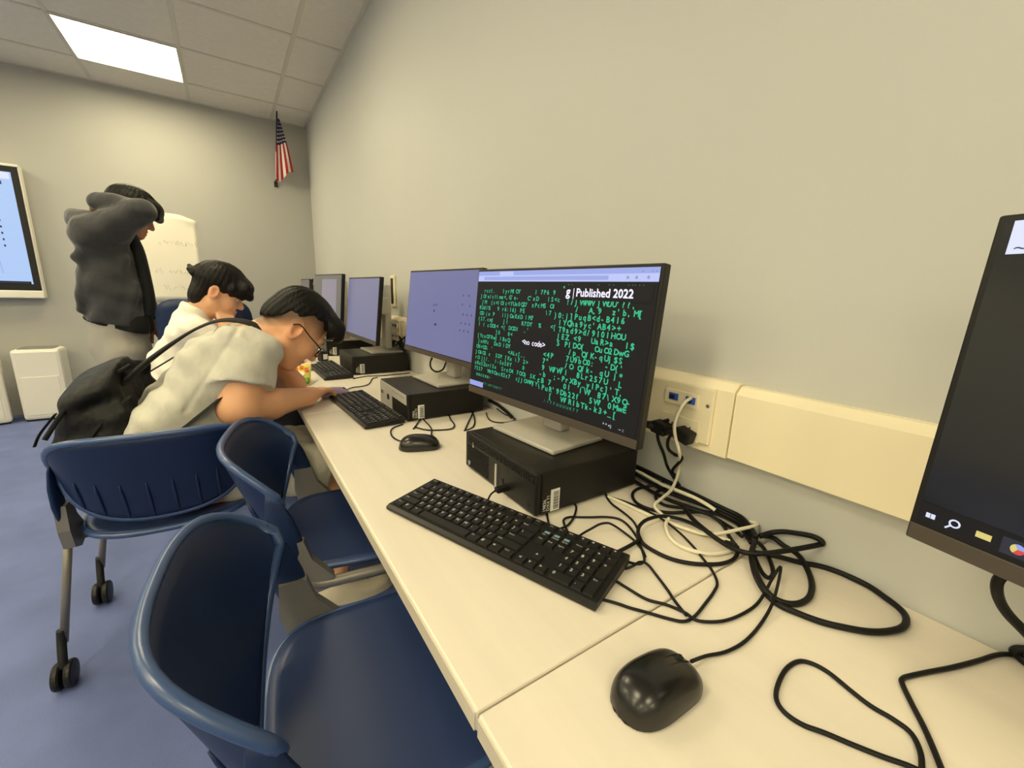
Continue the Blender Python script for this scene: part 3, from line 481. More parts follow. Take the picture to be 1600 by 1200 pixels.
# ------------------------------------------------------------------ monitors
SW, SH = 0.527, 0.297
def monitor(label, pc, a, tilt, zb, base_c, back=0.0, screen='s_lav'):
    """pc = bottom centre of the panel, base_c = centre of the stand foot"""
    t = thing('monitor', label, 'monitor', (base_c[0], base_c[1], base_c[2]), math.pi + a)
    inv = (Matrix.Translation(base_c) @ Matrix.Rotation(math.pi + a, 4, 'Z')).inverted()
    p = inv @ Vector(pc)
    T = Matrix.Translation(p) @ Matrix.Rotation(-tilt, 4, 'X')
    W, Hh = 0.539, 0.325
    MB().box((0, 0.009, Hh / 2), (W, 0.020, Hh), T, ch=0.0025).build('bezel', 'black', t)
    MB().box((0, 0.030, Hh / 2 + 0.01), (W * 0.72, 0.028, Hh * 0.66), T, ch=0.010).build('back_housing', 'black', t)
    sc = MB().box((0, -0.0014, 0.0215 + SH / 2), (SW, 0.0012, SH), T).build('screen', screen, t)
    MB().box((0, -0.0016, 0.0095), (W - 0.004, 0.002, 0.017), T, ch=0.0008).build('chin_bar', 'chin', t)
    MB().box((0, 0, 0.005), (0.215, 0.165, 0.010), ch=0.003).build('stand_foot', 'silver', t)
    yb = max(p.y + 0.075, 0.035)
    MB().box((0, yb, (p.z + 0.30) / 2), (0.062, 0.036, p.z + 0.28), ch=0.006).build('stand_column', 'silver', t)
    hy = p.y + 0.035 + 0.18 * tilt
    hd = MB().box((0, (hy + yb) / 2, p.z + 0.18), (0.09, max(0.02, yb - hy), 0.09), ch=0.006).build('tilt_head', 'silver', t)
    return t, sc, T
def scr(T, x, z, d=0.0026):   # point on the screen, x right from left edge, z down from top edge, both 0..1
    return T @ Vector((-SW / 2 + x * SW, -d, 0.0215 + SH * (1 - z)))
def rect(T, x0, z0, x1, z1, d=0.0026, mb=None):
    mb = mb or MB(); mb.add([scr(T, x0, z1, d), scr(T, x1, z1, d), scr(T, x1, z0, d), scr(T, x0, z0, d)], [(0, 1, 2, 3)]); return mb
def stext(mb, T, txt, x, z, h, adv=None, d=0.003, bold=0.0):
    ux = (T.to_3x3() @ Vector((1, 0, 0))); uy = (T.to_3x3() @ Vector((0, 0, 1)))
    text(mb, txt, scr(T, x, z, d), ux, uy, h * SH, None if adv is None else adv * SW, bold)

# code monitor
t, sc, T = monitor('monitor showing green code text and a white Published 2022 heading', (0.724, -0.552, 0.832), 0.10, 0.088, 0.832, (0.755, -0.612, 0.7645), screen='s_black')
rect(T, 0, 0, 1, 0.035).build('tab_bar', 's_bar', sc); rect(T, 0.17, 0.006, 0.27, 0.035, 0.003).build('open_tab', 's_tab', sc)
rect(T, 0, 0.035, 1, 0.083).build('address_bar', 's_tab', sc); rect(T, 0.05, 0.045, 0.8, 0.072, 0.003).build('address_field', 's_bar', sc)
ib = MB()
for x in (0.875, 0.91, 0.955): stext(ib, T, '*', x, 0.083, 0.05)
for x in (0.935, 0.97, 0.985): stext(ib, T, '-', x, 0.03, 0.03)
tag(ib.build('toolbar_icons', 's_ink', sc), kind='stuff')
gt = MB()
lines = [(0.06, '', 0.53, '<8Ir_jpr?.1?  U1U'),
 (0.06, 'rccI.   lyrMlOY     1 7P6 9', 0.0, ''),
 (0.035, 'JO/e/c1lmx<,G\'e-   C\'xD   lS<c', 0.56, '!/JWWW ]WUU\'??,'),
 (0.05, 'JM  (s<lOlc<YUe0QD\' zPcM5 OI', 0.61, '/  A,9  z\'b,M['),
 (0.03, 'KUd1%   9 r6:16) PE       \\7', 0.50, ')0:j]PuqB<d-B416'),
 (0.035, 'OD jx P   llJOxKdD lM7', 0.53, 'lYQha9yc\'AB4>+'),
 (0.03, '(S7.cmJ    J1     R7DY  %   <[', 0.53, 'T9ad9>d/9101HOU'),
 (0.035, '? 1 cOO0< <( DOD1  ,\'', 0.53, 'JEZ <9  UaR>a  1$'),
 (0.18, ']0   0<', 0.53, '5 PIDO(  OuO2DwG'),
 (0.035, '[YzxO7Rw] lBxQ', 0.60, '/p_QfK-qUj$S'),
 (0.045, 'JxHYc  DxD lDY', 0.46, '<4P   7U9bO0:  -D(\''),
 (0.03, 'OK<OD. \'      <ALc[,,', 0.46, '7"   _/O Qfk- qU j*'),
 (0.03, 'JO6O2 c  5DY [Kx \\7 2>', 0.46, '9 W7W\'1  8Lr257U  L'),
 (0.03, 'rO JJ/.  /-5xS0Y    0', 0.45, '-b  ;-PrXBy_y1Pc]\'T,'),
 (0.03, 'xRxSZxrlSx  SrzO4 7OO) 5K', 0.46, 'cB 7   01  lW\' 87\\X9Q-'),
 (0.03, '7SS7  Wx9OxcKSz7  cJJOWW)Y', 0.45, '\\PuR\'9Db22f  5W\' 0MwE'),
 (0.05, 'xxccxx-', 0.52, '[  W\'R1bTk-k3+_[')]
for i, (xa, sa, xb, sb) in enumerate(lines):
    z = 0.128 + i * 0.0485
    stext(gt, T, sa, xa, z, 0.046, 0.0182, bold=0.045); 
    if sb: stext(gt, T, sb, min(xb + 0.055, 0.97 - 0.0215 * len(sb)), z + 0.014, 0.054, 0.0215, bold=0.06)
stext(gt, T, '<c77/O77UK77', 0.08, 0.968, 0.028, 0.0158); stext(gt, T, '/177UUUUK77', 0.55, 0.955, 0.03, 0.018)
tag(gt.build('green_code_text', 's_green', sc), kind='stuff')
rect(T, 0.595, 0.105, 0.985, 0.205, 0.0032).build('heading_patch', 's_black', sc)
hd = MB(); stext(hd, T, 'g', 0.605, 0.180, 0.088, d=0.0036, bold=0.05); stext(hd, T, '|', 0.639, 0.182, 0.080, d=0.0036); stext(hd, T, 'Published 2022', 0.656, 0.182, 0.075, d=0.0036, bold=0.055)
tag(hd.build('white_heading', 's_txt', sc), kind='stuff')
rect(T, 0.36, 0.495, 0.535, 0.58, 0.0032).build('caption_patch', 's_black', sc)
cp = MB(); stext(cp, T, '<no code>', 0.375, 0.56, 0.060, 0.0160, d=0.0036, bold=0.03); tag(cp.build('white_caption', 's_txt', sc), kind='stuff')
rect(T, 0, 0.955, 0.115, 1.0, 0.0032).build('search_field', 's_bar', sc)
tb = MB(); stext(tb, T, '^ * <)', 0.86, 0.985, 0.03, d=0.0036); stext(tb, T, '-- ::', 0.93, 0.985, 0.03, d=0.0036); tag(tb.build('clock_text', 's_txt', sc), kind='stuff')

# blue desktop monitor
t, sc, T = monitor('monitor showing a plain lavender desktop with a few dark icons', (1.452, -0.62, 0.850), 0.068, 0.11, 0.85, (1.435, -0.655, 0.7645), screen='s_lav')
ic = MB()
for (x, z, w_, h_) in ((0.44, 0.47, 0.018, 0.03), (0.47, 0.64, 0.03, 0.028)): rect(T, x, z, x + w_, z + h_, 0.003, ic)
for x in (0.43, 0.455, 0.478): rect(T, x, 0.40, x + 0.009, 0.425, 0.003, ic)
for x, z in ((0.82, 0.27), (0.89, 0.27), (0.82, 0.37), (0.91, 0.38), (0.84, 0.48), (0.89, 0.48), (0.94, 0.48), (0.83, 0.58), (0.88, 0.58), (0.93, 0.58), (0.82, 0.66), (0.87, 0.66), (0.92, 0.66)): rect(T, x, z, x + 0.009, z + 0.022, 0.003, ic)
tag(ic.build('desktop_icons', 's_ink', sc), kind='stuff')
# third and fourth
t, sc, T = monitor('monitor with a plain lilac screen seen at a slant, silver column showing behind it', (2.282, -0.556, 0.828), 0.03, 0.10, 0.83, (2.285, -0.668, 0.7645), screen='s_blue')
t, sc, T = monitor('monitor with a grey screen and a paler window, behind the bent over head', (2.835, -0.49, 0.848), 0.11, 0.086, 0.85, (2.90, -0.585, 0.7645), screen='s_grey')
rect(T, 0.32, 0.08, 0.85, 0.9).build('pale_window', 's_lilac', sc)
t, sc, T = monitor('dark edged monitor mostly hidden behind the grey screen', (3.56, -0.60, 0.86), 0.05, 0.06, 0.86, (3.56, -0.655, ZD), screen='s_grey')
t, sc, T = monitor('farthest monitor, only its narrow edge showing by the room corner', (4.50, -0.60, 0.835), 0.0, 0.06, 0.86, (4.50, -0.655, ZD), screen='s_grey')
# right foreground monitor
t, sc, T = monitor('dark screened monitor at the near right with taskbar icons at its bottom', (-0.164, -0.522, 0.859), -0.219, 0.062, 0.86, (-0.15, -0.60, ZD), screen='s_dark')
rect(T, 0.012, 0.0, 0.30, 0.098, 0.0026).build('pale_window', 's_white', sc)
wi = MB(); stext(wi, T, '<', 0.03, 0.045, 0.04); stext(wi, T, '~', 0.02, 0.095, 0.05); tag(wi.build('window_marks', 's_ink', sc), kind='stuff')
rect(T, 0.0, 0.925, 1, 1.0, 0.0024).build('taskbar', 's_black', sc)
rect(T, 0.012, 0.958, 0.0185, 0.975).build('start_icon', 's_white', sc); rect(T, 0.0195, 0.958, 0.026, 0.975).build('start_icon', 's_white', sc)
mg = MB(); ctr = (0.054, 0.962); pts = [scr(T, ctr[0] + 0.007 * math.cos(k * 0.524), ctr[1] + 0.012 * math.sin(k * 0.524), 0.003) for k in range(12)]
mg.tube(pts, 0.0008, 4, closed=True); mg.tube([scr(T, 0.049, 0.972, 0.003), scr(T, 0.043, 0.985, 0.003)], 0.0008, 4); mg.build('search_icon', 's_white', sc)
rect(T, 0.083, 0.955, 0.103, 0.975).build('folder_icon', 's_yel', sc)
rect(T, 0.115, 0.94, 0.155, 0.992, 0.0025).build('active_task_tile', 's_tile', sc)
for (k, m_) in ((0, 's_red'), (1, 's_yel'), (2, 's_bar')):
    g = MB(); n = 6; vs = [scr(T, 0.135, 0.965, 0.0032)] + [scr(T, 0.135 + 0.009 * math.cos(k * 2.09 + q * 0.419), 0.965 + 0.016 * math.sin(k * 2.09 + q * 0.419), 0.0032) for q in range(n)]
    g.add(vs, [(0, q, q + 1) for q in range(1, n)]); g.build('round_icon', m_, sc)
lg = MB(); lg.box((-0.175, -0.0035, 0.0095), (0.012, 0.002, 0.0035), T); lg.build('power_light', 's_white', t)
# ------------------------------------------------------------------ keyboards
U = 0.01905
def layout():
    ks = []  # x, y (in key units, from left/front), w, h, legend
    def row(y, items, x=0.0):
        for it in items:
            w_, lg = it if isinstance(it, tuple) else (1.0, it)
            if lg is not None: ks.append((x + w_ / 2, y, w_, 1.0, lg))
            x += w_
    row(0.5, [(1.25, 'Ctrl'), (1.25, '#'), (1.25, 'Alt'), (6.25, ''), (1.25, 'Alt'), (1.25, '#'), (1.25, '='), (1.25, 'Ctrl')])
    row(1.5, [(2.25, 'Shift')] + list('ZXCVBNM,./') + [(2.75, 'Shift')])
    row(2.5, [(1.75, 'Caps')] + list("ASDFGHJKL;'") + [(2.25, 'Enter')])
    row(3.5, [(1.5, 'Tab')] + list('QWERTYUIOP[]') + [(1.5, '\\')])
    row(4.5, list('`1234567890-=') + [(2.0, 'Back')])
    xx = 0
    for i, k in enumerate(['Esc', None] + ['F%d' % q for q in range(1, 5)] + [0] + ['F%d' % q for q in range(5, 9)] + [0] + ['F%d' % q for q in range(9, 13)]):
        if k is None: xx += 0.8; continue
        if k == 0: xx += 0.45; continue
        ks.append((xx + 0.5, 5.65, 1.0, 0.8, k)); xx += 1.0
    for i, k in enumerate(('Prt', 'Scr', 'Brk')): ks.append((15.75 + i, 5.65, 1, 0.8, k))
    for i, k in enumerate(('Ins', 'Home', 'PgUp')): ks.append((15.75 + i, 4.5, 1, 1, k))
    for i, k in enumerate(('Del', 'End', 'PgDn')): ks.append((15.75 + i, 3.5, 1, 1, k))
    for x, y, k in ((15.75, 0.5, '<'), (16.75, 0.5, 'v'), (17.75, 0.5, '>'), (16.75, 1.5, '^')): ks.append((x, y, 1, 1, k))
    for r, s in enumerate((('Num', '/', '*', '-'), ('7', '8', '9', None), ('4', '5', '6', None), ('1', '2', '3', None))):
        for c, k in enumerate(s):
            if k: ks.append((19.0 + c, 4.5 - r, 1, 1, k))
    ks += [(22.0, 3.0, 1, 2, '+'), (22.0, 1.0, 1, 2, 'Ent'), (19.5, 0.5, 2, 1, '0'), (21.0, 0.5, 1, 1, '.')]
    for i in range(4): ks.append((19.0 + i, 5.65, 1, 0.8, '*'))
    return ks
def keyboard(label, c, rz, keys_apart):
    """origin on the table under the centre; local X to the typist's right, Y to the wall"""
    t = thing('keyboard', label, 'keyboard', (c[0], c[1], ZD), rz)
    Wd, Dp = 0.446, 0.132
    b = MB(); b.prism([(-Dp / 2, 0.003), (-Dp / 2 - 0.001, 0.009), (-Dp / 2 + 0.006, 0.0125), (Dp / 2 - 0.002, 0.0205), (Dp / 2, 0.016), (Dp / 2 - 0.004, 0.004)], -Wd / 2, Wd / 2, 0)
    b.build('base', 'black', t)
    for sx in (-1, 1): MB().box((sx * 0.17, 0.045, 0.002), (0.03, 0.012, 0.004)).build('rubber_foot', 'blackdeep', t)
    x0, y0 = -Wd / 2 + 0.0075, -Dp / 2 + 0.0085
    sy = (Dp - 0.014) / (6.1 * U)
    top = lambda y: 0.0128 + (y + Dp / 2 - 0.006) * (0.0078 / (Dp - 0.008))
    cache = {}; joined = MB(); lgd = MB(); blu = MB()
    sx_ = (Wd - 0.015) / (22.5 * U)
    for (kx, ky, kw, kh, lg) in layout():
        x = x0 + kx * U * sx_; y = y0 + ky * U * sy; z = top(y)
        dx, dy = kw * U * sx_ - 0.0022, kh * U * sy - 0.0022
        T = Matrix.Translation((x, y, z)) @ Matrix.Rotation(math.atan(0.0078 / (Dp - 0.008)), 4, 'X')
        def cap(mb, TT):
            hx, hy = dx / 2, dy / 2; ix, iy = hx - 0.0014, hy - 0.0012
            vs = [(-hx, -hy, 0), (hx, -hy, 0), (hx, hy, 0), (-hx, hy, 0), (-ix, -iy, 0.0036), (ix, -iy, 0.0036), (ix, iy, 0.0036), (-ix, iy, 0.0036)]
            return mb.add(vs, [(4, 5, 6, 7), (0, 1, 5, 4), (1, 2, 6, 5), (2, 3, 7, 6), (3, 0, 4, 7)], TT)
        if keys_apart:
            k = (round(kw, 2), round(kh, 2))
            if k not in cache:
                cache[k] = cap(MB(), None).mesh('key', False); cache[k].materials.append(M['key'])
            o = link('key', cache[k], None, t); o.matrix_local = T
        else: cap(joined, T)
        if lg:
            s = 0.0088 if len(lg) == 1 else 0.0052
            o3 = T @ Vector((-dx / 2 + 0.0026, dy / 2 - 0.003 - s * 0.7 - (0.0065 if keys_apart and lg in ('Ins', 'Home', 'PgUp') else 0), 0.0038)); R3 = T.to_3x3()
            text(lgd, lg, o3, R3 @ Vector((1, 0, 0)), R3 @ Vector((0, 1, 0)), s, bold=0.06 if len(lg) == 1 else 0.02)
        if keys_apart and lg in ('Ins', 'Home', 'PgUp'):
            o3 = [T @ Vector(p) for p in ((-0.005, 0.0008, 0.0038), (0.005, 0.0008, 0.0038), (0.005, 0.0068, 0.0038), (-0.005, 0.0068, 0.0038))]
            blu.add([p + Vector((0, 0, 0.0002)) for p in o3], [(0, 1, 2, 3)])
    if not keys_apart: tag(joined.build('keys', 'key', t, fix=False), kind='stuff')
    if blu.v: tag(blu.build('key_icons', 'legendblue', t, fix=False), kind='stuff')
    tag(lgd.build('key_lettering', 'legend', t, fix=False), kind='stuff')
    return t
keyboard('black keyboard with white lettering in front of the perforated computer', (0.574, -0.362), math.pi + 0.366, True)
keyboard('black keyboard pushed against the silver faced computer beside the hand', (1.492, -0.366), math.pi + 0.05, False)
keyboard('black keyboard on the far table beside the third computer', (2.28, -0.395), math.pi + 0.02, False)

# ------------------------------------------------------------------ mice
def mouse(name, label, c, rz, m, z=ZD, sc=1.0):
    """local +Y is the button end"""
    t = thing(name, label, 'mouse', (c[0], c[1], z), rz)
    L, Wd, Hh = 0.114 * sc, 0.064 * sc, 0.037 * sc
    def half(y): q = y; return (Wd / 2) * (1 - 0.05 * q) * max(0.0, 1 - abs(q) ** (3.0 if q < 0 else 5.0)) ** 0.46
    def body(u, v):
        y = -1 + 2 * v; an = math.pi * u
        hx = half(y); hz = Hh * (0.97 - 0.10 * y - 0.30 * max(y, 0) ** 2 - 0.30 * max(-y, 0) ** 2) * max(0.0, 1 - abs(y) ** 5) ** 0.5
        cx, sx = math.cos(an), math.sin(an)
        x = math.copysign(abs(cx) ** 0.8, cx) * hx * (1 + 0.05 * max(sx, 0) * abs(cx)); zz = (sx ** 0.82) * hz if sx > 0 else 0
        return (x, y * L / 2, 0.0025 + zz)
    b = MB().grid(body, 25, 29)
    b.build('shell', m, t, True)
    MB().grid(lambda u, v: ((2 * u - 1) * half(-0.985 + 1.97 * v) * 0.985, (-0.985 + 1.97 * v) * L / 2, 0.002), 9, 21).build('underside', 'blackdeep', t)
    hz = lambda y: 0.0025 + Hh * (0.97 - 0.10 * y - 0.30 * max(y, 0) ** 2)
    wy = 0.55
    MB().lathe([(0.006, -0.003), (0.0085, -0.002), (0.0085, 0.002), (0.006, 0.003)], 18, Matrix.Translation((0, wy * L / 2, hz(wy) - 0.006)) @ Matrix.Rotation(math.pi / 2, 4, 'Y')).build('scroll_wheel', 'blackdeep', t, True)
    for s in (-1, 1):
        pts = [(s * 0.0052, y * L / 2, hz(y) * max(0.0, 1 - abs(y) ** 6) ** 0.4 - 0.0003) for y in (0.18, 0.3, 0.45, 0.6, 0.72, 0.82)]
        MB().tube(pts, [0.0002, 0.0006, 0.0007, 0.0007, 0.0007, 0.0003], 5).build('button_gap', 'blackdeep', t)
    return t
mouse('computer_mouse', 'large black mouse alone on the near right table', (0.220, -0.353), math.pi - 0.05, 'mouse')
mouse('computer_mouse', 'black mouse on the table left of the perforated computer', (1.046, -0.402), math.pi - 0.32, 'mouse')
mouse('computer_mouse', 'mauve mouse under the hand of the bent over person', (1.735, -0.318), math.pi - 0.15, 'purple')

# ------------------------------------------------------------------ cables
for (lb, r, c, pts) in CABLES:
    P = [Vector((p[0], max(p[1], YW + r + 0.001) if p[2] < 0.8 else p[1], max(p[2], ZD + r * 0.95))) for p in pts]
    o = MB().tube(spline(P, 5), r, 7).build('cable', 'cablew' if c == 'white' else 'cable', None, True)
    tag(o, lb, 'cable', 'loose cables on the tables')

# ------------------------------------------------------------------ stacking chairs on casters
def chair_meshes():
    A = {}
    def zt(u): return 0.720 - 0.085 * abs(u) ** 4.5
    def zb(u): return 0.457 + 0.155 * abs(u) ** 2.3
    def shell(u, v, off=0.0):
        uu = 2 * u - 1; z = zb(uu) + (zt(uu) - zb(uu)) * v
        x = 0.219 * math.sin(uu * 1.42) / math.sin(1.42) * (1 - 0.04 * (1 - v))
        y = -0.159 - 0.088 * (z - 0.48) / 0.25 + 0.097 * abs(uu) ** 2.4 - off
        return (x, y, z)
    b = MB(); nu, nv = 25, 11
    b.grid(lambda u, v: shell(u, v, 0.0), nu, nv); b.grid(lambda u, v: shell(u, v, 0.013), nu, nv)
    n = nu * nv; loop = [i for i in range(nu)] + [j * nu + nu - 1 for j in range(1, nv)] + [(nv - 1) * nu + i for i in range(nu - 2, -1, -1)] + [j * nu for j in range(nv - 2, 0, -1)]
    for i in range(len(loop)):
        a, c = loop[i], loop[(i + 1) % len(loop)]; b.f.append((a, c, c + n, a + n)); b.mi.append(0)
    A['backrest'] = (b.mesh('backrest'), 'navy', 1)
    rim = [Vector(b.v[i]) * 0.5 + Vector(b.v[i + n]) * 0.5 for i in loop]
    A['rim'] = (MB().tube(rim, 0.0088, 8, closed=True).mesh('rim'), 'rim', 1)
    ribs = []
    for k in range(8):
        uu = -0.62 + 1.24 * k / 7; u = (uu + 1) / 2
        ribs.append((MB().tube([Vector(shell(u, v, 0.014)) for v in (0.03, 0.12, 0.24, 0.36, 0.46)], [0.002, 0.004, 0.0045, 0.004, 0.0015], 6).mesh('rib'), 'navy', 1))
    A['ribs'] = ribs
    arms = []
    for s in (-1, 1):
        pts = [Vector((s * 0.212, -0.138, 0.655)), Vector((s * 0.218, -0.132, 0.625)), Vector((s * 0.222, -0.122, 0.58)), Vector((s * 0.224, -0.110, 0.53)), Vector((s * 0.223, -0.100, 0.49)), Vector((s * 0.222, -0.092, 0.455))]
        arms.append((MB().tube(pts, [0.006, 0.016, 0.027, 0.031, 0.029, 0.023], 12, flat=(1.0, 0.34), up=(0, 1, 0)).mesh('arm'), 'navy', 1))
    A['arms'] = arms
    br = []
    for s in (-1, 1):
        br.append((MB().prism([(-0.125, 0.52), (-0.075, 0.52), (-0.060, 0.47), (-0.015, 0.415), (-0.015, 0.388), (-0.07, 0.375), (-0.115, 0.395), (-0.128, 0.45)], s * 0.207, s * 0.231, 0).mesh('bracket'), 'taupe', 0))
    A['brackets'] = br
    def seat(u, v, off=0.0):
        a = 2 * u - 1; c = 2 * v - 1
        k = max(abs(a), abs(c)); 
        if k > 1e-6:
            r = (abs(a) ** 4 + abs(c) ** 4) ** 0.25; a, c = a * k / r, c * k / r
        x = a * 0.203; y = c * 0.205 + 0.055
        z = 0.434 - 0.014 * (1 - a * a) * (1 - 0.4 * c) - 0.030 * max(0, c - 0.45) ** 2 * 3.3 + 0.008 * max(0, -c - 0.5)
        return (x, y, z - off)
    b = MB(); nu = 21
    b.grid(lambda u, v: seat(u, v), nu, nu); b.grid(lambda u, v: seat(u, v, 0.016), nu, nu); n = nu * nu
    loop = [i for i in range(nu)] + [j * nu + nu - 1 for j in range(1, nu)] + [(nu - 1) * nu + i for i in range(nu - 2, -1, -1)] + [j * nu for j in range(nu - 2, 0, -1)]
    for i in range(len(loop)):
        a, c = loop[i], loop[(i + 1) % len(loop)]; b.f.append((a, c, c + n, a + n)); b.mi.append(0)
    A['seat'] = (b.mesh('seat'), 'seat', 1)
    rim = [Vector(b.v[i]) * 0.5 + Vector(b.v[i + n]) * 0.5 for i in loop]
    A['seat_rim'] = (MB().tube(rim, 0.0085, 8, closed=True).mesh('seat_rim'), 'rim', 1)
    A['side'] = [(MB().tube(spline([(s * 0.220, -0.10, 0.425), (s * 0.222, -0.05, 0.398), (s * 0.222, 0.04, 0.398), (s * 0.222, 0.17, 0.40), (s * 0.224, 0.225, 0.385), (s * 0.228, 0.245, 0.34)], 4), 0.0135, 10).mesh('rail'), 'taupe', 1) for s in (-1, 1)]
    A['cross'] = [(MB().tube([(-0.222, y, 0.397), (0.222, y, 0.397)], 0.011, 8).mesh('cross'), 'taupe', 1) for y in (-0.05, 0.15)]
    ends = []
    A['legs'] = []
    for s in (-1, 1):
        for (a, e) in (((s * 0.219, -0.098, 0.44), (s * 0.272, -0.105, 0.115)), ((s * 0.228, 0.243, 0.35), (s * 0.272, 0.265, 0.115))):
            A['legs'].append((MB().tube([a, e], 0.0095, 10).mesh('leg'), 'taupe', 1)); ends.append(e)
    A['casters'] = []
    for (x, y, z) in ends:
        hood = MB().tube(spline([(x, y, 0.155), (x - 0.002, y - 0.006, 0.125), (x, y - 0.028, 0.085), (x, y - 0.035, 0.062)], 4), [0.0115] * 13, 10, flat=(0.9, 1.1)).mesh('hood')
        wh = MB()
        for q in (-1, 1):
            wh.lathe([(0.016, -0.010), (0.034, -0.008), (0.037, -0.002), (0.037, 0.004), (0.034, 0.008), (0.012, 0.010)], 22, Matrix.Translation((x + q * 0.0125, y - 0.035, 0.038)) @ Matrix.Rotation(math.pi / 2, 4, 'Y'))
        A['casters'].append(((hood, 'blackdeep', 1), (wh.mesh('wheel'), 'black', 0)))
    def fill(v):
        if isinstance(v[0], bpy.types.Mesh):
            v[0].materials.append(M[v[1]])
            if v[2]: v[0].polygons.foreach_set('use_smooth', [True] * len(v[0].polygons))
        else:
            for q in v: fill(q)
    for v in A.values(): fill(v)
    return A
CA = chair_meshes()
def chair(label, x, y, face):
    """face = heading of the sitter (radians, world)"""
    t = thing('stacking_chair', label, 'chair', (x, y, 0), face - math.pi / 2, 'blue plastic chairs on casters')
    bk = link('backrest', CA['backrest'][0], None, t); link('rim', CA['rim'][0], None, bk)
    for r in CA['ribs']: link('rib', r[0], None, bk)
    for a in CA['arms']: link('back_arm', a[0], None, t)
    for a in CA['brackets']: link('bracket', a[0], None, t)
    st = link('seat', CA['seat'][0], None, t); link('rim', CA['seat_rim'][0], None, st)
    for a in CA['side']: link('side_rail', a[0], None, t)
    for a in CA['cross']: link('cross_bar', a[0], None, t)
    for lg, (hd, wh) in zip(CA['legs'], CA['casters']):
        link('leg', lg[0], None, t); c = link('caster', hd[0], None, t); link('wheel', wh[0], None, c)
    return t
chair('empty blue plastic chair nearest the camera, seat pushed under the near table', 0.624, -0.134, -1.659)
chair('empty blue plastic chair between the nearest chair and the bent over person', 1.193, -0.207, -1.756)
chair('blue plastic chair with its ribbed back to us under the bent over person', 1.583, 0.196, -0.027)

# dark high backed chair behind the far seated person
t = thing('office_chair', 'dark navy high backed chair beyond the person in white', 'chair', (3.06, 0.10, 0), -math.pi / 2 - 0.05)
def hb(u, v, off=0):
    a = 2 * u - 1; c = 2 * v - 1; k = max(abs(a), abs(c)); r = (abs(a) ** 5 + abs(c) ** 5) ** 0.2 or 1
    a, c = a * k / r, c * k / r
    return (a * 0.215, -0.22 - 0.03 * (c + 1) + 0.05 * a * a - off, 0.79 + c * 0.225)
b = MB(); b.grid(lambda u, v: hb(u, v), 13, 13); b.grid(lambda u, v: hb(u, v, 0.03), 13, 13)
loop = [i for i in range(13)] + [j * 13 + 12 for j in range(1, 13)] + [12 * 13 + i for i in range(11, -1, -1)] + [j * 13 for j in range(11, 0, -1)]
for i in range(len(loop)): a, c = loop[i], loop[(i + 1) % len(loop)]; b.f.append((a, c, c + 169, a + 169)); b.mi.append(0)
b.build('backrest', 'navy', t, True)
MB().box((0, 0, 0.45), (0.46, 0.44, 0.06), ch=0.02).build('seat', 'navy', t)
MB().box((0, -0.245, 0.53), (0.06, 0.02, 0.22), ch=0.006).build('back_post', 'black', t)
MB().box((0, -0.14, 0.425), (0.06, 0.24, 0.02), ch=0.004).build('back_bracket', 'black', t)
MB().tube([(0, 0, 0.42), (0, 0, 0.08)], 0.025, 12).build('column', 'black', t, True)
for k in range(5):
    an = k * 2 * math.pi / 5; lg = MB().tube([(0, 0, 0.10), (0.28 * math.cos(an), 0.28 * math.sin(an), 0.07)], [0.025, 0.016], 8).build('leg', 'black', t, True)
    MB().lathe([(0.02, -0.02), (0.03, -0.015), (0.03, 0.015), (0.02, 0.02)], 14, Matrix.Translation((0.28 * math.cos(an), 0.28 * math.sin(an), 0.03)) @ Matrix.Rotation(math.pi / 2, 4, 'X')).build('wheel', 'blackdeep', lg)

# ------------------------------------------------------------------ flag in the corner
t = thing('flag', 'small stars and stripes flag on a dark staff in the room corner', 'flag', (4.9, -0.481, 2.045))
o0 = Vector((4.9, -0.481, 2.045)); p_top = Vector((4.66, -0.512, 2.60)) - o0
MB().tube([Vector((0, 0, 0)), p_top], 0.006, 8).build('staff', 'darkwood', t, True)
MB().lathe([(0.004, 0), (0.010, 0.02), (0.001, 0.05)], 8, Matrix.Translation(p_top) @ Matrix.Rotation(-0.38, 4, 'Y')).build('spear_tip', 'darkwood', t, True)
MB().box((0.006, 0, 0.0), (0.018, 0.03, 0.05), ch=0.004).build('wall_bracket', 'darkwood', t)
def cloth(q, f):     # q across the seven visible stripes (0 beside the staff), f down the fly
    top = p_top * 0.93 + Vector((-0.005, -0.004 - 0.018 * q, -0.012 * q))
    b0 = Vector((4.845, -0.480, 2.062)) - o0; b1 = Vector((4.775, -0.628, 2.150)) - o0
    bot = b0 * (1 - q) + b1 * q
    p = top * (1 - f) + bot * f
    return p + Vector((-0.016 * math.sin(q * 9 + f * 2) * f, -0.012 * math.sin(f * 3.1) * (q - 0.3), -0.02 * math.sin(q * 6.3) * f * f))
for k in range(7):
    MB().grid(lambda u, v: cloth((k + v) / 7, 0.42 + 0.58 * u), 9, 3).build('stripe', 'flagred' if k % 2 == 0 else 'flagwhite', t, True)
back = lambda q, f: cloth(q * 0.8, f * 0.97) + Vector((0.03, 0.004, 0.004))
for k in range(6):   # the folded over half behind
    MB().grid(lambda u, v: back((k + v) / 6, u), 9, 3).build('stripe', 'flagwhite' if k % 2 == 0 else 'flagred', t, True)
cn = MB().grid(lambda u, v: cloth(v, 0.42 * u), 9, 9).build('canton', 'flagblue', t, True)
stx = MB()
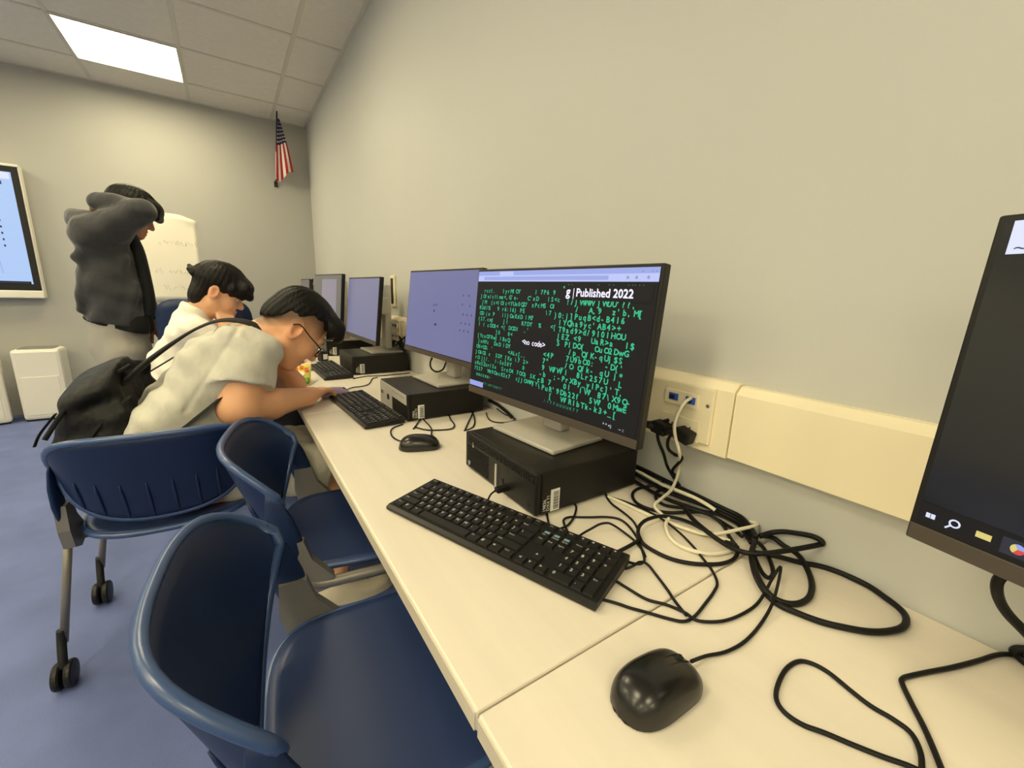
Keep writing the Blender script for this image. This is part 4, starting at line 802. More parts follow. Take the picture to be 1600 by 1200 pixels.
for r in range(5):
    for c in range(6):
        q = cloth(0.1 + 0.2 * r, 0.06 + 0.062 * c) + Vector((-0.003, 0, 0))
        vs = []; w_ = 0.25 + 0.75 * (c + 1) / 6
        for j in range(10):
            rad = (0.0085 if j % 2 == 0 else 0.0035) * w_; a = j * math.pi / 5
            vs.append(q + Vector((0, rad * math.sin(a), rad * math.cos(a))))
        stx.add(vs + [q], [(10, j, (j + 1) % 10) for j in range(10)])
tag(stx.build('stars', 'flagwhite', cn), kind='stuff')

# ------------------------------------------------------------------ paper sheet, display, air purifiers on the far wall side
t = thing('flip_chart_sheet', 'large white paper sheet with faint handwriting taped to the far wall', 'paper', (XB, 0.4, 1.31))
def sheet(u, v):
    y = 0.61 - 0.40 * u + (0.012 - 0.024 * v) * 0 - 0.008; z = 0.925 + (0.755 - 0.03 * max(0, u - 0.72) / 0.28) * v
    curl = 0.07 * max(0, v - 0.9) / 0.1 * max(0, u - 0.6) / 0.4
    return (-0.004 - curl * 0.5 - 0.004 * math.sin(u * 5), y - 0.4 + (0.018 * v if u > 0.5 else 0) * -1, z - 1.31 - curl * 0.25)
b = MB(); b.grid(sheet, 17, 17); so = b.build('sheet', 'whitesheet', t, True)
md = so.modifiers.new('thick', 'SOLIDIFY'); md.thickness = 0.0012
ik = MB()
def scribble(y0, z0, n, hgt):
    y = y0
    for k in range(n):
        m = 3 + int(3 * random.random()); wd = 0.012 + 0.026 * random.random()
        pts = [(-0.0075, y - 0.4 - wd * i / m + 0.008 * (random.random() - 0.5), z0 - 1.31 + hgt * (random.random() - 0.5)) for i in range(m + 1)]
        ik.tube(spline(pts, 4), 0.0013, 4); y -= wd + 0.012
for (y0, z0, n, hgt) in ((0.47, 1.43, 8, 0.05), (0.52, 1.19, 2, 0.06), (0.42, 1.185, 7, 0.035), (0.47, 1.05, 6, 0.06)): scribble(y0, z0, n, hgt)
tag(ik.build('handwriting', 'ink', so), kind='stuff')

t = thing('interactive_display', 'large wall display with a pale blue screen at the left', 'display', (XB - 0.05, 2.05, 1.42))
D0, D1 = -0.845, 0.845      # local y, right end is the low side
MB().box((0.0, 0, 0.0), (0.07, 1.69, 0.965), ch=0.012).build('housing', 'white', t)
MB().box((-0.038, 0, 0.018), (0.010, 1.675, 0.895), ch=0.003).build('bezel', 'black', t)
sc = MB().box((-0.0438, 0, 0.025), (0.002, 1.60, 0.80)).build('screen', 's_sky', t)
MB().box((-0.040, 0, -0.452), (0.016, 1.69, 0.058), ch=0.006).build('bottom_bar', 'white', t)
MB().box((-0.040, 0, 0.474), (0.012, 1.69, 0.018), ch=0.004).build('top_bar', 'white', t)
MB().box((0.04, 0, 0), (0.02, 0.5, 0.4)).build('wall_mount', 'black', t)
ui = MB()
def urect(y0, z0, y1, z1): ui.add([(-0.0455, y0, z0), (-0.0455, y1, z0), (-0.0455, y1, z1), (-0.0455, y0, z1)], [(0, 1, 2, 3)])
for k in range(6): urect(-0.70, 0.12 - k * 0.045, -0.69, 0.135 - k * 0.045)
urect(-0.745, 0.335, -0.72, 0.36); urect(-0.60, 0.335, -0.66, 0.35); urect(-0.62, 0.38, -0.70, 0.395); urect(-0.60, -0.37, -0.78, -0.362)
tag(ui.build('toolbar_marks', 's_ink', sc), kind='stuff')
MB().add([(-0.0452, 0.79, -0.375), (-0.0452, -0.79, -0.375), (-0.0452, -0.79, -0.355), (-0.0452, 0.79, -0.355)], [(0, 1, 2, 3)]).build('task_strip', 's_black', sc)
MB().add([(-0.0452, 0.79, 0.375), (-0.0452, -0.79, 0.375), (-0.0452, -0.79, 0.42), (-0.0452, 0.79, 0.42)], [(0, 1, 2, 3)]).build('title_strip', 's_white', sc)
ln = MB().tube([(-0.0455, -0.63, 0.28), (-0.0455, -0.655, -0.30)], 0.002, 4).build('margin_line', 's_bar', sc)

def purifier(label, x, y, rz):
    t = thing('air_purifier', label, 'air purifier', (x, y, 0), rz)
    MB().box((0, 0, 0.285), (0.20, 0.265, 0.55), ch=0.022).build('body', 'white', t)
    MB().box((-0.102, 0, 0.20), (0.006, 0.20, 0.30), ch=0.002).build('front_grille', 'white', t)
    MB().box((0.0, 0, 0.563), (0.15, 0.19, 0.008), ch=0.002).build('top_vent', 'taupe', t)
    MB().box((0, 0, 0.006), (0.18, 0.24, 0.012)).build('base', 'blackdeep', t)
purifier('white box shaped air purifier right of its twin, beside the black backpack', 4.74, 1.275, 0.0)
purifier('white box shaped air purifier at the left edge, below the wall display', 4.70, 1.615, 0.25)

# ------------------------------------------------------------------ small things on the far table
t = thing('snack_bag', 'open green and yellow snack packet beyond the bent over forearm', 'snack packet', (2.06, -0.232, ZD + 0.016), -0.25); t.rotation_euler = (0, -0.62, -0.2)
def pouch(u, v, s):
    a = 2 * u - 1; return (0.065 * (1 - 2 * v) * 1.0, 0.048 * a, 0.030 + s * 0.020 * (1 - a ** 4) * math.sin(math.pi * min(max(v, 0), 1)))
b = MB(); b.grid(lambda u, v: pouch(u, v, 1), 13, 11); b.grid(lambda u, v: pouch(u, v, -1), 13, 11); b.build('pouch', 'yellow', t, True)
MB().box((-0.014, 0.0, 0.0475), (0.022, 0.05, 0.006), ch=0.002).build('white_print', 'label', t)
MB().box((-0.045, 0, 0.036), (0.030, 0.086, 0.016), ch=0.004).build('green_band', 'green', t)
for k in range(4): MB().box((0.012 + 0.012 * (k % 2), -0.030 + 0.020 * k, 0.0495), (0.022, 0.015, 0.004), ch=0.0015).build('red_print', 'red', t)
MB().box((0.066, 0.020, 0.032), (0.016, 0.03, 0.012), ch=0.003).build('torn_flap', 'yellow', t)
for i, (x, y) in enumerate(((2.36, -0.30), (2.47, -0.335), (2.60, -0.36), (2.68, -0.30), (2.77, -0.36))):
    bm = bmesh.new(); bmesh.ops.create_icosphere(bm, subdivisions=2, radius=0.028)
    for v in bm.verts: v.co *= 0.75 + 0.5 * random.random()
    for v in bm.verts: v.co.z = v.co.z * 0.65 + 0.019
    me = bpy.data.meshes.new('w'); bm.to_mesh(me); bm.free()
    o = link('crumpled_wrapper', me, 'whitesheet', None, False, (x, y, ZD - 0.001 + 0.0))
    tag(o, ('crumpled white wrapper nearest the third keyboard', 'second crumpled white wrapper along the far table', 'crumpled white wrapper just before the dark power adapter', 'crumpled white wrapper at the open edge beside the adapter', 'farthest crumpled white wrapper beyond the adapter')[i], 'wrapper', 'crumpled wrappers on the far table')
t = thing('power_adapter', 'dark power adapter standing among the wrappers on the far table', 'adapter', (2.62, -0.425, ZD), 0.3)
MB().box((0, 0, 0.03), (0.06, 0.04, 0.06), ch=0.006).build('brick_case', 'black', t); MB().tube(spline([(0.03, 0, 0.03), (0.05, 0, 0.03), (0.07, 0.02, 0.006), (0.10, 0.03, 0.004)], 5), 0.003, 6).build('cord', 'cable', t, True)
MB().box((-0.0305, 0, 0.03), (0.001, 0.025, 0.03)).build('sticker', 'label', t)
# ------------------------------------------------------------------ people: smooth-blended solids turned into one surface
import openvdb as vdb
A3 = lambda *p: np.array(p, dtype=np.float64)
class Field:
    def __init__(s, lo, hi, vox):
        s.lo = np.array(lo, float); s.vox = vox
        s.n = np.ceil((np.array(hi, float) - s.lo) / vox).astype(int) + 1
        s.a = np.full(s.n, 1.0, np.float32)
    def region(s, lo, hi):
        i0 = np.maximum(0, np.floor((np.array(lo) - s.lo) / s.vox).astype(int)); i1 = np.minimum(s.n, np.ceil((np.array(hi) - s.lo) / s.vox).astype(int) + 1)
        if np.any(i1 <= i0): return None, None
        ax = [(s.lo[k] + s.vox * np.arange(i0[k], i1[k])).astype(np.float32) for k in range(3)]
        return (slice(i0[0], i1[0]), slice(i0[1], i1[1]), slice(i0[2], i1[2])), (ax[0][:, None, None], ax[1][None, :, None], ax[2][None, None, :])
    def add(s, prim, k=0.02):
        fn, lo, hi = prim; m = k + 4 * s.vox
        sl, P = s.region(np.array(lo) - m, np.array(hi) + m)
        if sl is None: return s
        d = fn(*P).astype(np.float32); a = s.a[sl]
        h = np.clip(0.5 + 0.5 * (a - d) / k, 0, 1); s.a[sl] = a * (1 - h) + d * h - k * h * (1 - h)
        return s
    def cut(s, prim, k=0.006, pad=0.0):
        fn, lo, hi = prim; m = k + 4 * s.vox + pad
        sl, P = s.region(np.array(lo) - m, np.array(hi) + m)
        if sl is None: return s
        d = -fn(*P).astype(np.float32); a = s.a[sl]
        h = np.clip(0.5 - 0.5 * (a - d) / k, 0, 1); s.a[sl] = a * (1 - h) + d * h + k * h * (1 - h)
        return s
    def plane(s, p, n, lo=None, hi=None):      # remove everything on the side n points to (inside a region)
        lo = s.lo if lo is None else lo; hi = s.lo + s.vox * s.n if hi is None else hi
        sl, P = s.region(lo, hi); n = np.array(n, float); n /= np.linalg.norm(n)
        d = (P[0] - p[0]) * n[0] + (P[1] - p[1]) * n[1] + (P[2] - p[2]) * n[2]
        s.a[sl] = np.maximum(s.a[sl], d.astype(np.float32)); return s
    def warp(s, fn, lo=None, hi=None):         # add a displacement field
        sl, P = s.region(s.lo if lo is None else lo, s.lo + s.vox * s.n if hi is None else hi)
        s.a[sl] += fn(*P).astype(np.float32); return s
    def mesh(s, name, origin, keep_largest=False):
        s.a[0], s.a[-1], s.a[:, 0], s.a[:, -1], s.a[:, :, 0], s.a[:, :, -1] = 1, 1, 1, 1, 1, 1
        g = vdb.FloatGrid(1.0); g.copyFromArray(np.ascontiguousarray(s.a)); pts, quads = g.convertToQuads(0.0)
        v = pts.astype(np.float64) * s.vox + s.lo - np.array(origin, float)
        q = quads.astype(np.int32)
        t = v[q]; vol = np.einsum('ij,ij->i', t[:, 0], np.cross(t[:, 1], t[:, 2])).sum() + np.einsum('ij,ij->i', t[:, 0], np.cross(t[:, 2], t[:, 3])).sum()
        if vol < 0: q = q[:, ::-1]
        me = bpy.data.meshes.new(name); me.vertices.add(len(v)); me.vertices.foreach_set('co', v.astype(np.float32).ravel())
        me.loops.add(len(q) * 4); me.loops.foreach_set('vertex_index', np.ascontiguousarray(q).ravel())
        me.polygons.add(len(q)); me.polygons.foreach_set('loop_start', np.arange(0, len(q) * 4, 4, dtype=np.int32))
        me.update(calc_edges=True); me.validate()
        me.polygons.foreach_set('use_smooth', [True] * len(me.polygons))
        return me
def rc(a, b, ra, rb=None):
    a = np.array(a, float); b = np.array(b, float); rb = ra if rb is None else rb; ab = b - a; L = max(ab @ ab, 1e-9); m = max(ra, rb)
    def fn(x, y, z):
        px, py, pz = x - a[0], y - a[1], z - a[2]
        t = np.clip((px * ab[0] + py * ab[1] + pz * ab[2]) / L, 0, 1)
        return np.sqrt((px - t * ab[0]) ** 2 + (py - t * ab[1]) ** 2 + (pz - t * ab[2]) ** 2) - (ra + (rb - ra) * t)
    return fn, np.minimum(a, b) - m, np.maximum(a, b) + m
def ell(c, r, R=None):
    c = np.array(c, float); r = np.array(r, float); R = np.eye(3) if R is None else np.array(R, float); m = np.abs(R) @ r
    def fn(x, y, z):
        p = (x - c[0], y - c[1], z - c[2]); q = [R[0, i] * p[0] + R[1, i] * p[1] + R[2, i] * p[2] for i in range(3)]
        k0 = np.sqrt((q[0] / r[0]) ** 2 + (q[1] / r[1]) ** 2 + (q[2] / r[2]) ** 2)
        k1 = np.sqrt((q[0] / r[0] ** 2) ** 2 + (q[1] / r[1] ** 2) ** 2 + (q[2] / r[2] ** 2) ** 2) + 1e-6
        return k0 * (k0 - 1) / k1
    return fn, c - m, c + m
def frame(o, fwd, up, s=1.0):
    f = np.array(fwd, float); f /= np.linalg.norm(f); u = np.array(up, float); u -= (u @ f) * f; u /= np.linalg.norm(u)
    R = np.stack([np.cross(f, u), f, u], 1); return np.array(o, float), R, s
def at(F, x, y, z): return F[0] + F[1] @ (np.array([x, y, z]) * F[2])
def fe(F, c, r): return ell(at(F, *c), np.array(r) * F[2], F[1])
def fr_(F, a, b, ra, rb=None): return rc(at(F, *a), at(F, *b), ra * F[2], (ra if rb is None else rb) * F[2])
def local(F, P):
    d = [P[0] - F[0][0], P[1] - F[0][1], P[2] - F[0][2]]
    return [(F[1][0, i] * d[0] + F[1][1, i] * d[1] + F[1][2, i] * d[2]) / F[2] for i in range(3)]
def head(f, F, wide=1.0):
    f.add(fe(F, (0, -0.012, 0.042), (0.075, 0.097, 0.086)), 0.02)
    f.add(fe(F, (0, 0.028, -0.03), (0.061 * wide, 0.064, 0.083)), 0.03)
    for s in (-1, 1):
        f.add(fr_(F, (s * 0.052 * wide, 0.0, -0.052), (s * 0.015, 0.066, -0.088), 0.026, 0.022), 0.03)
        f.add(fe(F, (s * 0.036 * wide, 0.060, -0.030), (0.030, 0.028, 0.032)), 0.02)
    f.add(fe(F, (0, 0.070, -0.092), (0.022, 0.020, 0.018)), 0.02)
    f.add(fe(F, (0, 0.074, 0.024), (0.052, 0.020, 0.014)), 0.02)
    for s in (-1, 1): f.cut(fe(F, (s * 0.032, 0.099, 0.000), (0.018, 0.013, 0.010)), 0.012)
    f.add(fr_(F, (0, 0.088, 0.010), (0, 0.110, -0.030), 0.009, 0.012), 0.012)
    for s in (-1, 1): f.add(fe(F, (s * 0.012, 0.100, -0.034), (0.008, 0.010, 0.007)), 0.006)
    f.add(fe(F, (0, 0.090, -0.059), (0.024, 0.013, 0.007)), 0.006); f.add(fe(F, (0, 0.088, -0.071), (0.020, 0.013, 0.008)), 0.006)
    f.cut(fe(F, (0, 0.106, -0.065), (0.024, 0.012, 0.0022)), 0.003)
    for s in (-1, 1):
        c = math.cos(0.35); q = math.sin(0.35)
        Re = F[1] @ np.array([[c * 1.0, -s * q, 0], [s * q, c, 0], [0, 0, 1.0]]).T
        f.add(ell(at(F, s * 0.078, -0.014, -0.004), np.array((0.011, 0.023, 0.036)) * F[2], Re), 0.006)
        f.cut(ell(at(F, s * 0.089, -0.010, 0.002), np.array((0.010, 0.013, 0.022)) * F[2], Re), 0.004)
def hand(f, F, curl=(0.5, 0.5, 0.5, 0.5), thumb=(0.5, 0.4), side=1, spread=0.05):
    """F: wrist frame, +Y along the hand, +Z back of the hand; side=1 puts the thumb at -X (right hand, palm down)"""
    f.add(fr_(F, (0, -0.02, 0), (0, 0.02, 0), 0.026, 0.027), 0.02)
    for x, l in ((-0.027, 0.086), (-0.009, 0.090), (0.009, 0.086), (0.026, 0.078)):
        f.add(fr_(F, (x * 0.55 * side, 0.015, 0), (x * side, l, 0), 0.015, 0.0105), 0.012)
    L = ((0.040, 0.024, 0.019), (0.044, 0.028, 0.020), (0.041, 0.026, 0.019), (0.032, 0.020, 0.017))
    for (x, l), seg, c, i in zip(((-0.027, 0.086), (-0.009, 0.090), (0.009, 0.086), (0.026, 0.078)), L, curl, range(4)):
        p = np.array([x * side, l, 0.0]); an = c * 0.7; sp = (x / 0.027) * spread * side
        for j, sl in enumerate(seg):
            d = np.array([math.sin(sp) * math.cos(an), math.cos(sp) * math.cos(an), -math.sin(an)])
            q = p + d * sl; r0 = (0.0092, 0.0084, 0.0077, 0.007)[j]; r1 = (0.0084, 0.0077, 0.0068)[j]
            f.add(fr_(F, p, q, r0, r1), 0.004); p = q; an += c * 0.95
    p = np.array([-0.018 * side, 0.012, -0.006]); an = thumb[0]
    for sl, r0, r1 in ((0.042, 0.014, 0.011), (0.032, 0.0105, 0.0095), (0.026, 0.0095, 0.008)):
        d = np.array([-math.sin(an) * side, math.cos(an), -0.35]); d /= np.linalg.norm(d); q = p + d * sl
        f.add(fr_(F, p, q, r0, r1), 0.006); p = q; an -= thumb[1]
SKIN = {1: srgb(226, 170, 128)[:3], 2: srgb(224, 172, 134)[:3], 3: srgb(176, 124, 90)[:3]}
def colour(me, origin, base, F, fade=None):
    n = len(me.vertices); v = np.empty(n * 3, np.float32); me.vertices.foreach_get('co', v); v = v.reshape(-1, 3) + np.array(origin, np.float32)
    l = np.stack(local(F, v.T), 1); c = np.tile(np.array(base, np.float32), (n, 1))
    def mixin(w_, rgb): 
        nonlocal c
        w_ = np.clip(w_, 0, 1)[:, None]; c = c * (1 - w_) + np.array(rgb, np.float32) * w_
    near = (np.linalg.norm(l, axis=1) < 0.2)
    lip = np.exp(-((l[:, 0] / 0.021) ** 4 + ((l[:, 2] + 0.065) / 0.012) ** 4)) * (l[:, 1] > 0.075) * near
    mixin(lip * 0.55, np.array(base) * np.array((0.80, 0.48, 0.48)))
    ch = np.exp(-(((np.abs(l[:, 0]) - 0.05) / 0.025) ** 2 + ((l[:, 1] - 0.055) / 0.03) ** 2 + ((l[:, 2] + 0.03) / 0.03) ** 2)) * near
    mixin(ch * 0.40, np.array(base) * np.array((0.95, 0.66, 0.62)))
    er = np.exp(-(((np.abs(l[:, 0]) - 0.083) / 0.012) ** 2 + ((l[:, 1] + 0.012) / 0.025) ** 2 + (l[:, 2] / 0.035) ** 2)) * near
    mixin(er * 0.5, np.array(base) * np.array((1.0, 0.62, 0.55)))
    if fade is not None: mixin(fade(l) * near, srgb(70, 56, 44)[:3])
    at_ = me.color_attributes.new('Col', 'FLOAT_COLOR', 'POINT'); rgba = np.concatenate([c, np.ones((n, 1), np.float32)], 1).astype(np.float32)
    at_.data.foreach_set('color', rgba.ravel())
def face_bits(t, F, origin, brow='hair'):
    o = np.array(origin)
    for s in (-1, 1):
        c = at(F, s * 0.031, 0.0765, 0.001) - o
        T = Matrix.Translation(c)
        bm = bmesh.new(); bmesh.ops.create_uvsphere(bm, u_segments=16, v_segments=10, radius=0.0118 * F[2]); me = bpy.data.meshes.new('eye'); bm.to_mesh(me); bm.free()
        e = link('eye', me, 'eye', t, True, tuple(c))
        d = F[1] @ np.array([0, 0.93, -0.36]) * 0.0072 * F[2]
        bm = bmesh.new(); bmesh.ops.create_uvsphere(bm, u_segments=12, v_segments=8, radius=0.0056 * F[2]); me = bpy.data.meshes.new('iris'); bm.to_mesh(me); bm.free()
        link('iris', me, 'iris', e, True, tuple(d))
        MB().tube(spline([tuple(at(F, s * x, y, z) - o) for x, y, z in ((0.014, 0.094, 0.021), (0.030, 0.0925, 0.027), (0.050, 0.079, 0.021))], 4), [0.0022] * 3 + [0.003] * 3 + [0.002] * 3, 6).build('eyebrow', brow, t, True)
def hairmesh(F, vox, prims, zcut, noise=0.004, freq=70, extra=(), box=0.22):
    f = Field(F[0] - box, F[0] + box, vox)
    for p, k in prims: f.add(p, k)
    sl, P = f.region(f.lo, f.lo + f.vox * f.n); l = local(F, P)
    zc = np.interp(l[1], zcut[0], zcut[1])
    edge = 0.006 * np.sin(l[0] * 170 + l[1] * 60) + 0.005 * np.sin(l[0] * 90 - l[1] * 140 + 1)
    f.a = np.maximum(f.a, ((zc - l[2] + edge) * F[2]).astype(np.float32))
    for p, k in extra: f.add(p, k)
    l2 = local(F, f.region(f.lo, f.lo + f.vox * f.n)[1])
    an = np.arctan2(l2[0], l2[1] + 0.03)
    f.a += (noise * (np.sin(an * 26 + l2[2] * 30) * 0.5 + np.sin(l2[0] * freq * 2.1 + l2[1] * 30) * 0.35 + np.sin(l2[0] * freq - l2[1] * freq * 0.6 + l2[2] * freq * 0.5) * 0.3)).astype(np.float32)
    return f

# ================= the bent over person in the pale T-shirt
O1 = A3(1.50, 0.10, 0.0)  # most body and clothing points below were scaled outward about the camera position
t1 = thing('person', 'person in pale grey T-shirt and glasses bent low over the table', 'person', tuple(O1))
F1 = frame((1.580, -0.170, 0.958), (0.10, -0.66, -0.74), (0.04, -0.74, 0.66), 1.03)
f = Field((1.26, -0.50, 0.0), (2.02, 0.40, 1.20), 0.0045)
# trunk, neck
for dx in (-0.065, 0.085):
    f.add(rc((1.615 + dx, 0.161, 0.522), (1.610 + dx, 0.144, 0.672), 0.105), 0.03); f.add(rc((1.610 + dx, 0.144, 0.672), (1.621 + dx, 0.032, 0.811), 0.105, 0.10), 0.04)
    f.add(rc((1.621 + dx, 0.032, 0.811), (1.610 + dx * 1.2, -0.037, 0.886), 0.10, 0.075), 0.04)
f.add(rc((1.605, -0.032, 0.902), tuple(at(F1, 0, -0.035, -0.05)), 0.064, 0.056), 0.03)
head(f, F1, 1.1)
# right arm
f.add(rc((1.482, -0.032, 0.891), (1.439, 0.005, 0.741), 0.058, 0.056), 0.02); f.add(rc((1.439, 0.005, 0.741), (1.500, -0.080, 0.728), 0.056, 0.050), 0.012); f.add(rc((1.500, -0.080, 0.728), (1.600, -0.200, 0.716), 0.050, 0.030), 0.012)
HR = frame((1.606, -0.207, 0.716), (0.80, -0.58, 0.02), (0.0, 0.12, 1.0))
hand(f, HR, (0.42, 0.40, 0.42, 0.48), (0.5, 0.25), 1)
# left arm, propping the chin
f.add(rc((1.776, -0.048, 0.881), (1.800, -0.175, 0.718), 0.058, 0.050), 0.03); f.add(rc((1.800, -0.175, 0.718), (1.715, -0.128, 0.822), 0.046, 0.034), 0.012)
HL = frame((1.712, -0.126, 0.828), (-0.66, -0.15, 0.72), (0.5, -0.8, 0.3)); hand(f, HL, (1.1, 1.1, 1.1, 1.15), (0.3, 0.5), -1)
# legs
f.add(rc((1.560, 0.139, 0.495), (1.530, -0.241, 0.463), 0.085, 0.064), 0.03); f.add(rc((1.525, -0.241, 0.463), (1.490, -0.258, 0.308), 0.060, 0.056), 0.02); f.add(rc((1.490, -0.258, 0.308), (1.435, -0.235, 0.085), 0.055, 0.036), 0.02)
f.add(rc((1.680, 0.139, 0.495), (1.712, -0.278, 0.463), 0.085, 0.064), 0.03); f.add(rc((1.712, -0.278, 0.463), (1.70, -0.300, 0.085), 0.060, 0.036), 0.02)
me = f.mesh('body', O1)
zc1 = ([-0.13, -0.09, -0.05, -0.01, 0.03, 0.06, 0.085, 0.16], [-0.045, -0.03, 0.025, 0.066, 0.076, 0.066, 0.062, 0.062])
def fade1(l):
    zc = np.interp(l[:, 1], *zc1); d = zc - l[:, 2]
    return 0.88 * np.clip(1 - (np.maximum(d, 0) / 0.058) ** 1.8, 0, 1) * (l[:, 1] < 0.066) * (l[:, 1] > -0.14) * (l[:, 2] > -0.06)
colour(me, O1, SKIN[1], F1, fade1); link('body', me, 'skin', t1)
face_bits(t1, F1, O1)
hf = hairmesh(F1, 0.0042, [(fe(F1, (0, -0.006, 0.055), (0.0785, 0.105, 0.086)), 0.01), (fe(F1, (0, -0.060, 0.005), (0.060, 0.050, 0.06)), 0.02), (fr_(F1, (-0.045, 0.075, 0.086), (0.05, 0.075, 0.086), 0.036, 0.036), 0.03), (fr_(F1, (-0.05, 0.104, 0.074), (0.055, 0.102, 0.072), 0.022, 0.020), 0.02)], zc1, 0.0022, 85)
link('hair', hf.mesh('hair', O1), 'hair', t1)
# glasses
g = MB(); rel = lambda *p: tuple(at(F1, *p) - O1)
for s in (-1, 1):
    pts = [rel(s * (0.033 + 0.023 * math.cos(a)), 0.106 - 0.25 * abs(0.033 + 0.023 * math.cos(a) - 0.012) * 0.5, -0.003 + 0.018 * math.sin(a)) for a in np.linspace(0, 2 * math.pi, 20, endpoint=False)]
    g.tube(pts, 0.0015, 6, closed=True)
    g.tube(spline([rel(s * 0.056, 0.100, 0.003), rel(s * 0.074, 0.075, 0.008), rel(s * 0.083, 0.03, 0.012), rel(s * 0.086, -0.012, 0.018), rel(s * 0.084, -0.03, 0.004)], 4), 0.0019, 6)
g.tube(spline([rel(-0.011, 0.108, 0.004), rel(0, 0.112, 0.006), rel(0.011, 0.108, 0.004)], 4), 0.0014, 6)
go = g.build('glasses', 'blackdeep', t1, True)
for s in (-1, 1):
    pts = [rel(s * (0.033 + 0.022 * math.cos(a)), 0.106 - 0.125 * abs(0.033 + 0.022 * math.cos(a) - 0.012), -0.003 + 0.017 * math.sin(a)) for a in np.linspace(0, 2 * math.pi, 20, endpoint=False)]
    MB().add(pts, [tuple(range(20))]).build('lens', 'glass', go)
# T-shirt
f = Field((1.28, -0.28, 0.42), (1.98, 0.42, 1.08), 0.005)
for dx in (-0.070, 0.088):
    f.add(rc((1.618 + dx, 0.161, 0.544), (1.612 + dx, 0.150, 0.672), 0.112, 0.118), 0.03); f.add(rc((1.612 + dx, 0.150, 0.672), (1.621 + dx, 0.037, 0.816), 0.118, 0.114), 0.05)
    f.add(rc((1.621 + dx, 0.037, 0.816), (1.610 + dx * 1.15, -0.032, 0.886), 0.116, 0.086), 0.05)
f.add(rc((1.605, -0.021, 0.907), (1.600, -0.059, 0.934), 0.078, 0.066), 0.03)
def half(prim, p, n):
    fn, lo, hi = prim; n = np.array(n, float); n /= np.linalg.norm(n)
    return (lambda x, y, z: np.maximum(fn(x, y, z), (x - p[0]) * n[0] + (y - p[1]) * n[1] + (z - p[2]) * n[2])), lo, hi
aR = A3(1.493, -0.032, 0.894); bR = A3(1.437, 0.004, 0.745); aL = A3(1.771, -0.043, 0.886); bL = A3(1.80, -0.130, 0.765)
f.add(half(rc(aR, bR, 0.084, 0.086), aR + (bR - aR) * 0.62, bR - aR), 0.03); f.add(half(rc(aL, bL, 0.078, 0.078), aL + (bL - aL) * 0.8, bL - aL), 0.03)
f.warp(lambda x, y, z: 0.006 * np.sin(42 * (z + 0.6 * y) + 9 * x) * np.exp(-((x - 1.48) / 0.10) ** 2) + 0.003 * np.sin(60 * (z - 1.3 * y) + 20 * x) + 0.0035 * np.sin(28 * (y + z * 0.4) + 40 * x * 0.5))
for a, b_, r in (((1.482, 0.064, 0.779), (1.487, 0.021, 0.897), 0.008), ((1.471, 0.128, 0.672), (1.482, 0.064, 0.768), 0.010), ((1.466, 0.214, 0.608), (1.498, 0.107, 0.661), 0.010), ((1.498, 0.032, 0.693), (1.519, 0.193, 0.597), 0.009)):
    f.add(rc(a, b_, r, r * 0.5), 0.02)
f.warp(lambda x, y, z: 0.0038 * np.exp(-(((y - 0.04) * 0.83 + (z - 0.89) * 0.55 + 0.8 * np.maximum(0.80 - z, 0) ** 2) / 0.0055) ** 2) * (x < 1.56) * (z > 0.74))
f.plane((1.605, 0.161, 0.458), (0, 0, -1)); f.plane(tuple(at(F1, 0, -0.04, -0.10)), F1[1] @ np.array([0, -0.2, 1.0]), (1.498, -0.214, 0.886), (1.712, 0.021, 1.079))
link('t_shirt', f.mesh('t_shirt', O1), 'shirt', t1)
# shorts
f = Field((1.36, -0.34, 0.36), (1.88, 0.38, 0.74), 0.006)
for dx in (-0.055, 0.085): f.add(rc((1.605 + dx, 0.171, 0.522), (1.605 + dx, 0.161, 0.586), 0.112), 0.03)
f.add(rc((1.575, 0.120, 0.506), (1.525, -0.235, 0.471), 0.104, 0.088), 0.03); f.add(rc((1.680, 0.139, 0.506), (1.712, -0.278, 0.471), 0.108, 0.090), 0.03)
f.warp(lambda x, y, z: 0.004 * np.sin(40 * y + 30 * z + 11 * x) + 0.003 * np.sin(75 * y - 50 * x))
f.plane((1.519, -0.235, 0.458), (0.0, -1, -0.25), (1.36, -0.34, 0.36), (1.614, 0.0, 0.74)); f.plane((1.712, -0.25, 0.458), (0.0, -1, -0.25), (1.610, -0.34, 0.36), (1.88, 0.0, 0.74)); f.plane((1.5, 0, 0.40), (0, 0, -1))
link('shorts', f.mesh('shorts', O1), 'shorts', t1)
